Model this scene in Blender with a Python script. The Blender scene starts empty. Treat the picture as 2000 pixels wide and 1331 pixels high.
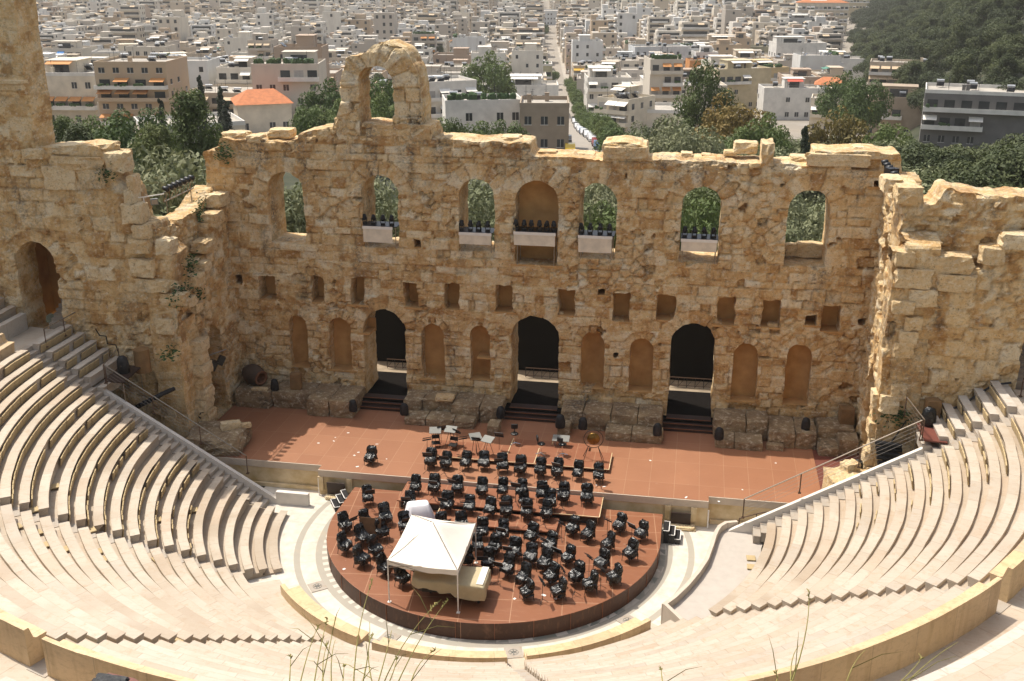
import bpy, math, random
import numpy as np
from mathutils import Vector, Matrix
C = bpy.context.scene.collection
SC = bpy.context.scene
PI = math.pi
# ------------------------------------------------------------------ camera, sky, sun, exposure
FPX, PIT, YAW = 2061.7, 0.3456, 0.1727          # focal length in pixels of a 2000 px wide frame
CAM = np.array([8.3045, -55.2761, 24.5735])
cd = bpy.data.cameras.new('camera'); cam = bpy.data.objects.new('camera', cd); C.objects.link(cam)
cam.location = CAM; cam.rotation_euler = (PI/2-PIT, 0, YAW)
cd.sensor_width = 36; cd.lens = FPX/2000*36; cd.clip_end = 6000; cd.clip_start = 0.3
SC.camera = cam
SUNV = Vector((-0.46, 0.235, 1.0)).normalized()   # towards the sun
w = bpy.data.worlds.new('World'); SC.world = w; w.use_nodes = True
nt = w.node_tree; bg = nt.nodes['Background']
sky = nt.nodes.new('ShaderNodeTexSky'); sky.sky_type = 'NISHITA'; sky.sun_disc = False
sky.sun_elevation = math.asin(SUNV.z); sky.sun_rotation = math.atan2(SUNV.x, SUNV.y)
sky.air_density = 1.0; sky.dust_density = 3.0; sky.ozone_density = 0.6
hs = nt.nodes.new('ShaderNodeHueSaturation'); hs.inputs['Saturation'].default_value = .55; nt.links.new(sky.outputs[0], hs.inputs['Color']); nt.links.new(hs.outputs[0], bg.inputs[0]); bg.inputs[1].default_value = 0.12
sl = bpy.data.lights.new('sun', 'SUN'); so = bpy.data.objects.new('sun', sl); C.objects.link(so)
sl.energy = 2.85; sl.angle = math.radians(0.5); sl.color = (1.0, 0.93, 0.82)
so.rotation_euler = SUNV.to_track_quat('Z', 'Y').to_euler(); so.location = (-30, 15, 70)
SC.view_settings.view_transform = 'Standard'; SC.view_settings.look = 'None'
SC.view_settings.exposure = 0.80; SC.view_settings.gamma = 1.0
SC.render.engine = 'CYCLES'
try:
    SC.cycles.use_denoising = True; SC.cycles.max_bounces = 8; SC.cycles.diffuse_bounces = 6
    SC.cycles.transparent_max_bounces = 8; SC.cycles.volume_bounces = 0
except Exception: pass

# ------------------------------------------------------------------ pixel -> world on a known plane
_fw = np.array([-math.sin(YAW)*math.cos(PIT), math.cos(YAW)*math.cos(PIT), -math.sin(PIT)])
_rt = np.array([math.cos(YAW), math.sin(YAW), 0.0]); _up = np.cross(_rt, _fw)
def ray(px, py): return _fw + _rt*(px-1000)/FPX - _up*(py-665.5)/FPX
def az(px, py, z): d = ray(px, py); return CAM + d*((z-CAM[2])/d[2])
def ay(px, py, y): d = ray(px, py); return CAM + d*((y-CAM[1])/d[1])
def ax(px, py, x): d = ray(px, py); return CAM + d*((x-CAM[0])/d[0])
def pj(P):
    d = np.asarray(P, float)-CAM; z = d@_fw
    return 1000+FPX*(d@_rt)/z, 665.5-FPX*(d@_up)/z

# ------------------------------------------------------------------ noise (numpy)
def h2(i, j, s=0.0):
    v = np.sin(i*127.1+j*311.7+s*74.7)*43758.5453
    return v-np.floor(v)
def vn(x, y, s=0):
    x = np.asarray(x, float); y = np.asarray(y, float)
    i, j = np.floor(x), np.floor(y); fx, fy = x-i, y-j
    fx = fx*fx*(3-2*fx); fy = fy*fy*(3-2*fy)
    a = h2(i, j, s)*(1-fx)+h2(i+1, j, s)*fx; b = h2(i, j+1, s)*(1-fx)+h2(i+1, j+1, s)*fx
    return a*(1-fy)+b*fy
def fbm(x, y, s=0, o=4):
    t = 0; a = .5
    for k in range(o): t = t+a*vn(x*2**k, y*2**k, s+k*3); a *= .5
    return t
def sst(a, b, x): t = np.clip((x-a)/(b-a), 0, 1); return t*t*(3-2*t)

# ------------------------------------------------------------------ objects
def tag(o, label=None, cat=None, group=None, kind=None):
    if label: o['label'] = label
    if cat: o['category'] = cat
    if group: o['group'] = group
    if kind: o['kind'] = kind
    return o
def empty(name, loc=(0, 0, 0), rz=0, label=None, cat=None, group=None):
    o = bpy.data.objects.new(name, None); C.objects.link(o); o.location = loc; o.rotation_euler = (0, 0, rz)
    o.empty_display_size = .2
    return tag(o, label, cat, group)
def copy_tree(o, parent=None):
    c = o.copy(); C.objects.link(c)
    if parent is not None: c.parent = parent
    for ch in o.children: copy_tree(ch, c)
    return c
def mesh_obj(name, V, F, mats, parent=None, smooth=False, attrs=None, fmat=None, uv=None):
    me = bpy.data.meshes.new(name)
    me.from_pydata([tuple(map(float, v)) for v in V] if not isinstance(V, np.ndarray) else V.tolist(), [], F)
    for m in (mats if isinstance(mats, (list, tuple)) else [mats]):
        if m is not None: me.materials.append(m)
    if fmat is not None: me.polygons.foreach_set('material_index', np.asarray(fmat, dtype=np.int32))
    if smooth: me.polygons.foreach_set('use_smooth', np.ones(len(me.polygons), dtype=bool))
    for k, a in (attrs or {}).items():
        at = me.attributes.new(k, 'FLOAT', 'POINT'); at.data.foreach_set('value', np.asarray(a, dtype=np.float32))
    if uv is not None:
        ul = me.uv_layers.new(name='UVMap'); li = np.empty(len(me.loops), dtype=np.int32); me.loops.foreach_get('vertex_index', li)
        ul.data.foreach_set('uv', np.asarray(uv, dtype=np.float32)[li].ravel())
    me.update()
    o = bpy.data.objects.new(name, me); C.objects.link(o)
    if parent is not None: o.parent = parent
    return o
def rotm(rz=0, rx=0, ry=0): return (Matrix.Rotation(rz, 3, 'Z') @ Matrix.Rotation(ry, 3, 'Y') @ Matrix.Rotation(rx, 3, 'X'))
class MB:
    def __init__(s): s.v = []; s.f = []; s.m = []
    def add(s, V, F, m=0):
        n = len(s.v); s.v += [tuple(map(float, p)) for p in V]; s.f += [tuple(i+n for i in f) for f in F]; s.m += [m]*len(F); return s
    def box(s, c, d, rz=0, rx=0, ry=0, m=0, taper=1.0):
        R = rotm(rz, rx, ry); hx, hy, hz = d[0]/2, d[1]/2, d[2]/2; P = []
        for z in (-1, 1):
            t = taper if z > 0 else 1.0
            for x, y in ((-1, -1), (1, -1), (1, 1), (-1, 1)): P.append(Vector(c)+R @ Vector((x*hx*t, y*hy*t, z*hz)))
        return s.add(P, [(3, 2, 1, 0), (4, 5, 6, 7), (0, 1, 5, 4), (1, 2, 6, 5), (2, 3, 7, 6), (3, 0, 4, 7)], m)
    def tube(s, a, b, r, n=6, r2=None, m=0, caps=True):
        a, b = Vector(a), Vector(b); d = b-a
        q = d.to_track_quat('Z', 'Y'); r2 = r if r2 is None else r2; P = []
        for k in range(n):
            t = 2*PI*k/n; P.append(a+q @ Vector((r*math.cos(t), r*math.sin(t), 0)))
        for k in range(n):
            t = 2*PI*k/n; P.append(b+q @ Vector((r2*math.cos(t), r2*math.sin(t), 0)))
        F = [(k, (k+1) % n, n+(k+1) % n, n+k) for k in range(n)]
        if caps: F += [tuple(range(n-1, -1, -1)), tuple(range(n, 2*n))]
        return s.add(P, F, m)
    def path(s, pts, r, n=6, m=0):
        for a, b in zip(pts[:-1], pts[1:]): s.tube(a, b, r, n, m=m)
        return s
    def lathe(s, prof, n=12, c=(0, 0, 0), R=None, m=0):
        P = []; L = len(prof)
        for k in range(n):
            t = 2*PI*k/n
            for r, z in prof:
                v = Vector((r*math.cos(t), r*math.sin(t), z)); P.append(Vector(c)+(R @ v if R else v))
        F = [(k*L+j, ((k+1) % n)*L+j, ((k+1) % n)*L+j+1, k*L+j+1) for k in range(n) for j in range(L-1)]
        return s.add(P, F, m)
    def prism(s, poly, z0, z1, m=0):
        n = len(poly)
        return s.add([(x, y, z0) for x, y in poly]+[(x, y, z1) for x, y in poly],
                     [tuple(range(n-1, -1, -1)), tuple(range(n, 2*n))]+[(k, (k+1) % n, n+(k+1) % n, n+k) for k in range(n)], m)
    def rock(s, c, d, seed, rz=0, amp=.12, n=4, m=0):
        # a rounded, weathered block: subdivided cube pulled towards an ellipsoid and roughened
        rnd = random.Random(seed); P = []; F = []; idx = {}
        R = rotm(rz)
        def vid(i, j, k):
            if (i, j, k) not in idx:
                v = Vector((i/n*2-1, j/n*2-1, k/n*2-1)); L = max(1e-6, v.length)
                q = v*0.84+v/L*0.16*max(abs(v.x), abs(v.y), abs(v.z))*1.25
                e = amp*(rnd.random()-.5)*2
                q = Vector((q.x*(1+e), q.y*(1+amp*(rnd.random()-.5)*2), q.z*(1+amp*(rnd.random()-.5)*2)))
                idx[(i, j, k)] = len(P); P.append(Vector(c)+R @ Vector((q.x*d[0]/2, q.y*d[1]/2, q.z*d[2]/2)))
            return idx[(i, j, k)]
        for a in range(n):
            for b in range(n):
                F += [(vid(a, b, 0), vid(a, b+1, 0), vid(a+1, b+1, 0), vid(a+1, b, 0)), (vid(a, b, n), vid(a+1, b, n), vid(a+1, b+1, n), vid(a, b+1, n)),
                      (vid(a, 0, b), vid(a+1, 0, b), vid(a+1, 0, b+1), vid(a, 0, b+1)), (vid(a, n, b), vid(a, n, b+1), vid(a+1, n, b+1), vid(a+1, n, b)),
                      (vid(0, a, b), vid(0, a, b+1), vid(0, a+1, b+1), vid(0, a+1, b)), (vid(n, a, b), vid(n, a+1, b), vid(n, a+1, b+1), vid(n, a, b+1))]
        return s.add(P, F, m)
    def build(s, name, mats, parent=None, smooth=False, world=False):
        o = mesh_obj(name, s.v, s.f, mats, parent, smooth, fmat=s.m if any(s.m) else None)
        if world and parent is not None: o.matrix_parent_inverse = (Matrix.Translation(parent.location) @ parent.rotation_euler.to_matrix().to_4x4()).inverted()
        return o

# ------------------------------------------------------------------ materials
def mat(name, col=(.5, .5, .5), rough=.7, metal=0.0):
    m = bpy.data.materials.new(name); m.use_nodes = True
    b = m.node_tree.nodes['Principled BSDF']; b.inputs['Base Color'].default_value = (*col, 1)
    b.inputs['Roughness'].default_value = rough; b.inputs['Metallic'].default_value = metal
    return m
class NT:
    def __init__(s, m): s.t = m.node_tree; s.b = s.t.nodes['Principled BSDF']
    def n(s, typ, **k):
        x = s.t.nodes.new('ShaderNode'+typ)
        for a, v in k.items(): setattr(x, a, v)
        return x
    def l(s, a, b): s.t.links.new(a, b)
    def coord(s, kind='Object', scale=(1, 1, 1)):
        c = s.n('TexCoord'); mp = s.n('Mapping'); mp.inputs['Scale'].default_value = scale
        s.l(c.outputs[kind], mp.inputs[0]); return mp.outputs[0]
    def geo(s, scale=(1, 1, 1)):
        c = s.n('NewGeometry'); mp = s.n('Mapping'); mp.inputs['Scale'].default_value = scale
        s.l(c.outputs['Position'], mp.inputs[0]); return mp.outputs[0]
    def noise(s, vec, scale, detail=4, rough=.55):
        x = s.n('TexNoise'); x.inputs['Scale'].default_value = scale; x.inputs['Detail'].default_value = detail
        x.inputs['Roughness'].default_value = rough; s.l(vec, x.inputs['Vector']); return x.outputs[0]
    def ramp(s, fac, stops):
        x = s.n('ValToRGB'); e = x.color_ramp.elements
        while len(e) < len(stops): e.new(.5)
        for q, (p, c) in zip(e, stops): q.position = p; q.color = (*c, 1) if len(c) == 3 else c
        s.l(fac, x.inputs[0]); return x.outputs[0]
    def mix(s, fac, a, b, typ='MIX'):
        x = s.n('Mix', data_type='RGBA', blend_type=typ)
        for i, v in ((0, fac), (6, a), (7, b)):
            if hasattr(v, 'is_linked') or hasattr(v, 'links'): s.l(v, x.inputs[i])
            else: x.inputs[i].default_value = v if i == 0 else (*v, 1)
        return x.outputs[2]
    def math(s, op, a, b=0.0, clamp=False):
        x = s.n('Math', operation=op, use_clamp=clamp)
        for i, v in ((0, a), (1, b)):
            if hasattr(v, 'links'): s.l(v, x.inputs[i])
            else: x.inputs[i].default_value = v
        return x.outputs[0]
    def attr(s, name): x = s.n('Attribute', attribute_name=name); return x.outputs['Fac']
    def col(s, o): s.l(o, s.b.inputs['Base Color'])
    def bump(s, h, strength=.4, dist=.05):
        x = s.n('Bump'); x.inputs['Strength'].default_value = strength; x.inputs['Distance'].default_value = dist
        s.l(h, x.inputs['Height']); s.l(x.outputs[0], s.b.inputs['Normal'])
def gray(v): return (v, v, v)
def bw(a, b): return [(a, (0, 0, 0)), (b, (1, 1, 1))]

def stone_mat(name, ramp, stain=(.13, .105, .08), stain_amt=.75, use_attr=True, mortar=(.20, .125, .06)):
    m = mat(name, rough=.9); t = NT(m); g = t.geo()
    n1 = t.noise(g, 1.1, 5); n2 = t.noise(g, 7, 5, .65); n3 = t.noise(t.geo((1, 1, .35)), .55, 5, .6); n4 = t.noise(g, 24, 3)
    if use_attr:
        f = t.math('ADD', t.math('MULTIPLY', t.attr('tone'), .72), t.math('MULTIPLY', t.math('SUBTRACT', n1, .48), 1.5))
    else:
        oi = t.n('ObjectInfo'); f = t.math('ADD', t.math('MULTIPLY', oi.outputs['Random'], .3), t.math('MULTIPLY', n1, .7))
    f = t.math('ADD', f, t.math('MULTIPLY', t.math('SUBTRACT', n2, .35), .5), True)
    c = t.ramp(f, ramp)
    # rusty ochre veins, pale crust patches, grey-black lichen
    vein = t.ramp(t.noise(t.geo((1, 1, 1.6)), 2.6, 6, .7), bw(.56, .68)); c = t.mix(t.math('MULTIPLY', vein, .5), c, (.36, .19, .075))
    pale = t.ramp(t.noise(g, 3.4, 5, .6), bw(.58, .7)); c = t.mix(t.math('MULTIPLY', pale, .45), c, (.66, .55, .40))
    st = t.ramp(n3, bw(.56, .68)); st2 = t.ramp(n2, bw(.38, .62))
    sa = t.math('MULTIPLY', t.math('MULTIPLY', st, st2), stain_amt)
    if use_attr: sa = t.math('ADD', sa, t.math('MULTIPLY', t.math('MULTIPLY', t.attr('dirt'), st2), .8), True)
    c = t.mix(sa, c, stain)
    if use_attr: c = t.mix(t.math('MULTIPLY', t.attr('joint'), .5), c, mortar)
    n5 = t.noise(g, 11, 6, .75); c = t.mix(t.math('MULTIPLY', t.ramp(n5, bw(.53, .64)), .5), c, (.30, .165, .062)); c = t.mix(t.math('MULTIPLY', t.ramp(t.noise(t.geo((1, 1, 1.4)), 4.2, 7, .7), bw(.53, .63)), .5), c, (.86, .76, .57))
    crack = t.ramp(t.noise(t.geo((1, 1, 1)), 5.5, 8, .75), [(.36, (1, 1, 1)), (.43, (0, 0, 0))]); c = t.mix(t.math('MULTIPLY', crack, .65), c, (.17, .095, .04))
    t.col(c); t.bump(t.math('ADD', t.math('MULTIPLY', n2, .7), t.math('MULTIPLY', n5, .8)), 1.0, .12)
    return m
RAMP = [(0, (.47, .255, .085)), (.2, (.64, .395, .16)), (.42, (.77, .535, .255)), (.68, (.84, .65, .375)), (1, (.88, .77, .56))]
M = {}
M['stone'] = stone_mat('weathered_limestone', RAMP)
M['block'] = stone_mat('loose_limestone', [(0, (.50, .30, .12)), (.35, (.70, .48, .23)), (.65, (.80, .62, .36)), (1, (.86, .74, .52))], use_attr=False)
M['grimy'] = stone_mat('grimy_limestone', [(0, (.26, .18, .10)), (.3, (.40, .29, .16)), (.6, (.52, .40, .235)), (1, (.66, .55, .37))], stain=(.06, .055, .045), stain_amt=1.0, use_attr=True, mortar=(.09, .07, .045))
def marble_mat(name, base, var, joints=True, warm=.5):
    m = mat(name, rough=.55); t = NT(m); g = t.geo()
    uvn = t.n('UVMap'); sep = t.n('SeparateXYZ'); t.l(uvn.outputs[0], sep.inputs[0])
    row = t.math('FLOOR', sep.outputs[1]); u = t.math('ADD', t.math('DIVIDE', sep.outputs[0], 1.7), t.math('MULTIPLY', row, 3.37))
    blk = t.math('FLOOR', u); cb = t.n('CombineXYZ'); t.l(blk, cb.inputs[0]); t.l(row, cb.inputs[1])
    wn = t.n('TexWhiteNoise', noise_dimensions='2D'); t.l(cb.outputs[0], wn.inputs[0])
    r = wn.outputs['Value']; r2 = t.n('SeparateColor'); t.l(wn.outputs['Color'], r2.inputs[0])
    n1 = t.noise(g, 1.3, 6, .6); n2 = t.noise(t.geo((1, 1, 4)), 9, 5, .65); n3 = t.noise(g, .35, 3)
    c = t.mix(t.math('ADD', t.math('MULTIPLY', r, .55), t.math('MULTIPLY', t.math('SUBTRACT', n1, .3), .7), True), base, var)
    pk = t.ramp(r2.outputs[1], bw(.72, .95)); c = t.mix(t.math('MULTIPLY', pk, warm*.7), c, (.44, .30, .195))
    gr = t.ramp(r2.outputs[2], bw(.86, .97)); c = t.mix(t.math('MULTIPLY', gr, .4), c, (.38, .335, .28))
    vein = t.ramp(t.noise(t.geo((1.2, 1.2, 3)), 2.8, 8, .7), bw(.52, .68)); c = t.mix(t.math('MULTIPLY', vein, .5), c, (.38, .25, .14))
    str_ = t.ramp(t.noise(t.geo((.5, 3.5, 2)), 3.0, 6, .65), bw(.52, .7)); c = t.mix(t.math('MULTIPLY', str_, .35), c, (.36, .255, .16))
    drt = t.ramp(n3, bw(.5, .75)); c = t.mix(t.math('MULTIPLY', t.math('MULTIPLY', drt, n2), .6), c, (.27, .20, .135))
    if joints:
        fr = t.math('FRACT', u); j = t.math('LESS_THAN', t.math('ABSOLUTE', t.math('SUBTRACT', fr, .5)), .489)
        c = t.mix(t.math('MULTIPLY', t.math('SUBTRACT', 1.0, j), .28), c, (.15, .10, .06))
        c = t.mix(t.math('MULTIPLY', t.attr('worn'), .6), c, (.34, .26, .18))  # besides wear, this darkens the shading line painted along each seat lip
    if name == 'golden_marble':
        dr = t.ramp(t.noise(t.geo((1.6, 1.6, .16)), 2.2, 5, .6), bw(.5, .72)); c = t.mix(t.math('MULTIPLY', dr, .5), c, (.36, .23, .10))
    t.col(c); t.bump(n2, .25, .03)
    return m
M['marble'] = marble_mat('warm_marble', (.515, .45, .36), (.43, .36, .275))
M['marble_white'] = marble_mat('white_marble', (.55, .505, .435), (.48, .43, .36), warm=.2)
M['marble_golden'] = marble_mat('golden_marble', (.66, .49, .29), (.56, .40, .21))

def simple(name, col, rough=.7, var=.25, scale=6, metal=0.0, bump=0.0, col2=None, obj=False):
    m = mat(name, col, rough, metal); t = NT(m); g = t.coord('Object') if obj else t.geo()
    n = t.noise(g, scale, 5); c2 = col2 or tuple(x*(1-var) for x in col)
    t.col(t.mix(t.ramp(n, bw(.35, .7)), col, c2))
    if bump: t.bump(n, bump, .03)
    return m
M['concrete'] = simple('pale_concrete', (.45, .40, .345), .85, .1, 2.5, bump=.1)
M['render'] = simple('smooth_plaster', (.55, .47, .38), .8, .12, 2)
M['steel'] = simple('brushed_steel', (.38, .33, .27), .35, .2, 12, .8)
M['rust'] = simple('dark_bronze_rail', (.12, .07, .045), .5, .3, 8, .3)
M['whitepaint'] = simple('white_paint', (.78, .75, .70), .5, .06, 4)
M['black'] = simple('black_metal', (.012, .012, .013), .45, .3, 9)
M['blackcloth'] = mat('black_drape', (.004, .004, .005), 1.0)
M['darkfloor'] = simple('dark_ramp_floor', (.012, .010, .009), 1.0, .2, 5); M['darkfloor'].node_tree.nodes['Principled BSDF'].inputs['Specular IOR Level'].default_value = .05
M['chrome'] = mat('chrome', (.75, .75, .76), .12, 1.0)
M['brass'] = simple('gong_bronze', (.30, .18, .05), .35, .5, 9, .9)
M['gray'] = simple('grey_board', (.20, .20, .18), .6, .15, 5)
M['wood'] = simple('brown_wood', (.17, .085, .035), .7, .3, 5)
M['cushion'] = simple('beige_cushion', (.47, .355, .19), .9, .15, 3)
M['white_cloth'] = simple('white_cloth', (.80, .78, .80), .9, .04, 3)
M['canvas'] = simple('tent_canvas', (.80, .74, .65), .85, .06, 2.5)
M['banner'] = simple('dusty_banner', (.78, .67, .51), .9, .22, 2.2)
M['tarp'] = simple('padded_beige_cover', (.50, .42, .26), .9, .12, 2.5)
M['plant'] = simple('wall_plant', (.05, .10, .025), .8, .4, 5)
M['niche'] = simple('niche_plaster', (.56, .33, .125), .9, .3, 1.1, col2=(.40, .215, .075), bump=.3)
M['soil'] = simple('gravel_earth', (.38, .30, .21), 1.0, .35, 1.5, bump=.5)
M['jar'] = simple('old_terracotta', (.085, .055, .035), .85, .35, 3, bump=.3)
M['rim'] = simple('red_terracotta', (.20, .085, .04), .8, .3, 4)
M['pillar'] = simple('brown_plinth', (.26, .15, .06), .8, .3, 2.5)
# black plastic sack: glossy and crumpled
M['bag'] = mat('black_plastic_sack', (.008, .0088, .0095), .27); _t = NT(M['bag']); _g = _t.geo()
_t.b.inputs['Specular IOR Level'].default_value = .5
_t.bump(_t.noise(_g, 8, 3, .5), .7, .08)
M['bagmatt'] = mat('black_fabric_hood', (.010, .010, .011), .6); _t = NT(M['bagmatt']); _t.bump(_t.noise(_t.geo(), 6, 4), .8, .08)
# red-brown stage panels with pale seams
def panel_mat(name, col, sx, sy, ang=0, seam=(.39, .215, .12), off=(0, 0), wd=.012):
    m = mat(name, col, .6); t = NT(m); c = t.n('NewGeometry'); mp = t.n('Mapping'); mp.inputs['Rotation'].default_value = (0, 0, ang)
    mp.inputs['Location'].default_value = (off[0], off[1], 0)
    t.l(c.outputs['Position'], mp.inputs[0]); br = t.n('TexBrick'); br.offset = .0; br.inputs['Scale'].default_value = 1
    br.inputs['Mortar Size'].default_value = wd; br.inputs['Brick Width'].default_value = sx; br.inputs['Row Height'].default_value = sy
    br.inputs['Color1'].default_value = (*col, 1); br.inputs['Color2'].default_value = (col[0]*.88, col[1]*.84, col[2]*.82, 1); br.inputs['Mortar'].default_value = (*seam, 1)
    t.l(mp.outputs[0], br.inputs[0]); g = t.geo()
    n = t.noise(g, .55, 5, .6); n2 = t.noise(t.geo((1, 6, 1)), 2.2, 5)
    cc = t.mix(t.math('MULTIPLY', t.ramp(n, bw(.35, .75)), .35), br.outputs[0], (col[0]*.7, col[1]*.62, col[2]*.6))
    cc = t.mix(t.math('MULTIPLY', t.ramp(n2, bw(.55, .78)), .25), cc, (.42, .235, .13))
    sc = t.ramp(t.noise(t.geo((1, 2.2, 1)), 3.2, 2), bw(.74, .76)); cc = t.mix(t.math('MULTIPLY', sc, .45), cc, (.50, .36, .26))
    t.col(cc); t.l(t.math('ADD', t.math('MULTIPLY', n2, .3), .42), t.b.inputs['Roughness']); return m
M['stagefloor'] = panel_mat('stage_panel_floor', (.325, .145, .072), 1.22, 2.44, off=(.35, .1))
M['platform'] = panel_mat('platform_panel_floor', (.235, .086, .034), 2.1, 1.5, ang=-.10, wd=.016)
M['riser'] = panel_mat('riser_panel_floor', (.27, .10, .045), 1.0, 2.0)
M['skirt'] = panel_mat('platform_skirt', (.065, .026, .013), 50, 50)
M['maroon'] = simple('maroon_board', (.16, .045, .028), .6, .2, 4)
M['darkpanel'] = simple('dark_brown_panel', (.035, .017, .012), .5, .2, 6)
M['proscenium'] = simple('stained_plaster', (.72, .58, .37), .85, .35, 1.3, col2=(.50, .36, .17))
M['coping'] = simple('grey_coping', (.60, .50, .39), .8, .12, 2)
# ------------------------------------------------------------------ masonry walls
def poly_sdf(P, x, y):
    P = np.asarray(P, float); d = np.full(x.shape, 1e9); s = np.ones(x.shape)
    n = len(P)
    for i in range(n):
        a = P[i]; b = P[i-1]; ex, ey = b-a; wx, wy = x-a[0], y-a[1]
        t = np.clip((wx*ex+wy*ey)/max(1e-9, ex*ex+ey*ey), 0, 1)
        d = np.minimum(d, (wx-ex*t)**2+(wy-ey*t)**2)
        c1 = y >= a[1]; c2 = y < b[1]; c3 = ex*wy > ey*wx
        s = np.where((c1 & c2 & c3) | (~c1 & ~c2 & ~c3), -s, s)
    return s*np.sqrt(d)
def open_sdf(o, x, y):
    # o = (uc, half, z0, ztop, arched)
    uc, hw, z0, zt, arch = o
    if arch:
        zs = zt-hw; dx = np.abs(x-uc)
        return np.where(y > zs, np.hypot(x-uc, np.maximum(y-zs, 0))-hw, np.maximum(dx-hw, z0-y))
    return np.maximum(np.abs(x-uc)-hw, np.maximum(z0-y, y-zt))
def masonry(u, z, seed, ch=(.36, .66), bl=(.45, 1.5), warp=.10, vous=(), jw=.05, depth=.07, ero=.15):
    rng = np.random.default_rng(seed)
    uw = u+(fbm(u*1.1, z*1.1, seed)-.47)*warp*2.2+(fbm(u*4, z*4, seed+5, 2)-.37)*warp*.6
    zw = z+(fbm(u*.9, z*1.3, seed+11)-.47)*warp*2+(fbm(u*4, z*4, seed+7, 2)-.37)*warp*.6
    e = np.concatenate([[z.min()-1.5], z.min()-1.5+np.cumsum(rng.uniform(*ch, 400))])
    zi = np.clip(np.searchsorted(e, zw)-1, 0, len(e)-2)
    dz = np.minimum(zw-e[zi], e[zi+1]-zw); du = np.ones_like(dz); bid = np.zeros_like(dz)
    for k in np.unique(zi):
        m = zi == k; rk = np.random.default_rng(seed*977+int(k))
        L = rk.uniform(*bl, 300); L[rk.random(300) < .2] *= .5
        ue = u.min()-3-rk.random()+np.concatenate([[0], np.cumsum(L)])
        bi = np.clip(np.searchsorted(ue, uw[m])-1, 0, len(ue)-2)
        du[m] = np.minimum(uw[m]-ue[bi], ue[bi+1]-uw[m]); bid[m] = k*331.0+bi
    for (uc, zs, r, t) in vous:
        rr = np.hypot(uw-uc, zw-zs); ang = np.arctan2(zw-zs, uw-uc); m = (rr < r+t) & (zw > zs)
        n = max(7, int(PI*(r+t*.5)/.52)); q = ang/PI*n; fr = q-np.floor(q)
        du = np.where(m, np.minimum(fr, 1-fr)*PI*rr/n, du); dz = np.where(m, np.abs(r+t-rr), dz); bid = np.where(m, 9000+np.floor(q)+uc*57, bid)
    # patches of irregular rubble between the courses
    rub = (fbm(u*.33, z*.5, seed+50)-.47)+.10*(fbm(u*1.7, z*1.7, seed+51)-.47) > (.045 if not vous else .075)
    for (uc, zs, r, t) in vous: rub &= ~((np.hypot(u-uc, z-zs) < r+t) & (z > zs-.2))
    cu_, cz_ = (uw)/.58, (zw)/.38; iu, iz = np.floor(cu_), np.floor(cz_); F1 = np.full(u.shape, 9.); F2 = np.full(u.shape, 9.); cid = np.zeros(u.shape)
    for a in (-1, 0, 1):
        for b in (-1, 0, 1):
            px, pz = iu+a+.1+.8*h2(iu+a, iz+b, seed+60), iz+b+.12+.76*h2(iu+a, iz+b, seed+61); q = np.hypot((px-cu_)*.8, (pz-cz_)*.62)
            n = q < F1; F2 = np.where(n, F1, np.minimum(F2, q)); cid = np.where(n, (iu+a)*37.7+(iz+b)*91.3, cid); F1 = np.where(n, q, F1)
    du = np.where(rub, (F2-F1)*.32, du); dz = np.where(rub, 9., dz); bid = np.where(rub, cid, bid)
    d = np.minimum(du, dz)
    fade = .25+.75*sst(.36, .58, fbm(u*.9, z*.9, seed+52))
    h = h2(bid, 3.3, seed); hb = h2(bid, 8.1, seed+2); hc = h2(bid, 1.7, seed+4)
    joint = (1-sst(jw*.3, jw, d))*fade
    off = (1-sst(0, jw*1.6, d))*depth*fade*1.3+(hb-.5)*ero+np.where(hc > .955, .26, np.where(hc > .88, .10, 0))
    rough = (fbm(u*2.3, z*2.3, seed+20)-.47)*.13+(fbm(u*7, z*7, seed+21, 3)-.43)*.06
    big = sst(.56, .72, fbm(u*.6, z*.6, seed+30))*.12
    return off+rough+big*fbm(u*3, z*3, seed+31), h, joint*(.55+.45*h2(bid, 5.5, seed))
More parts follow.
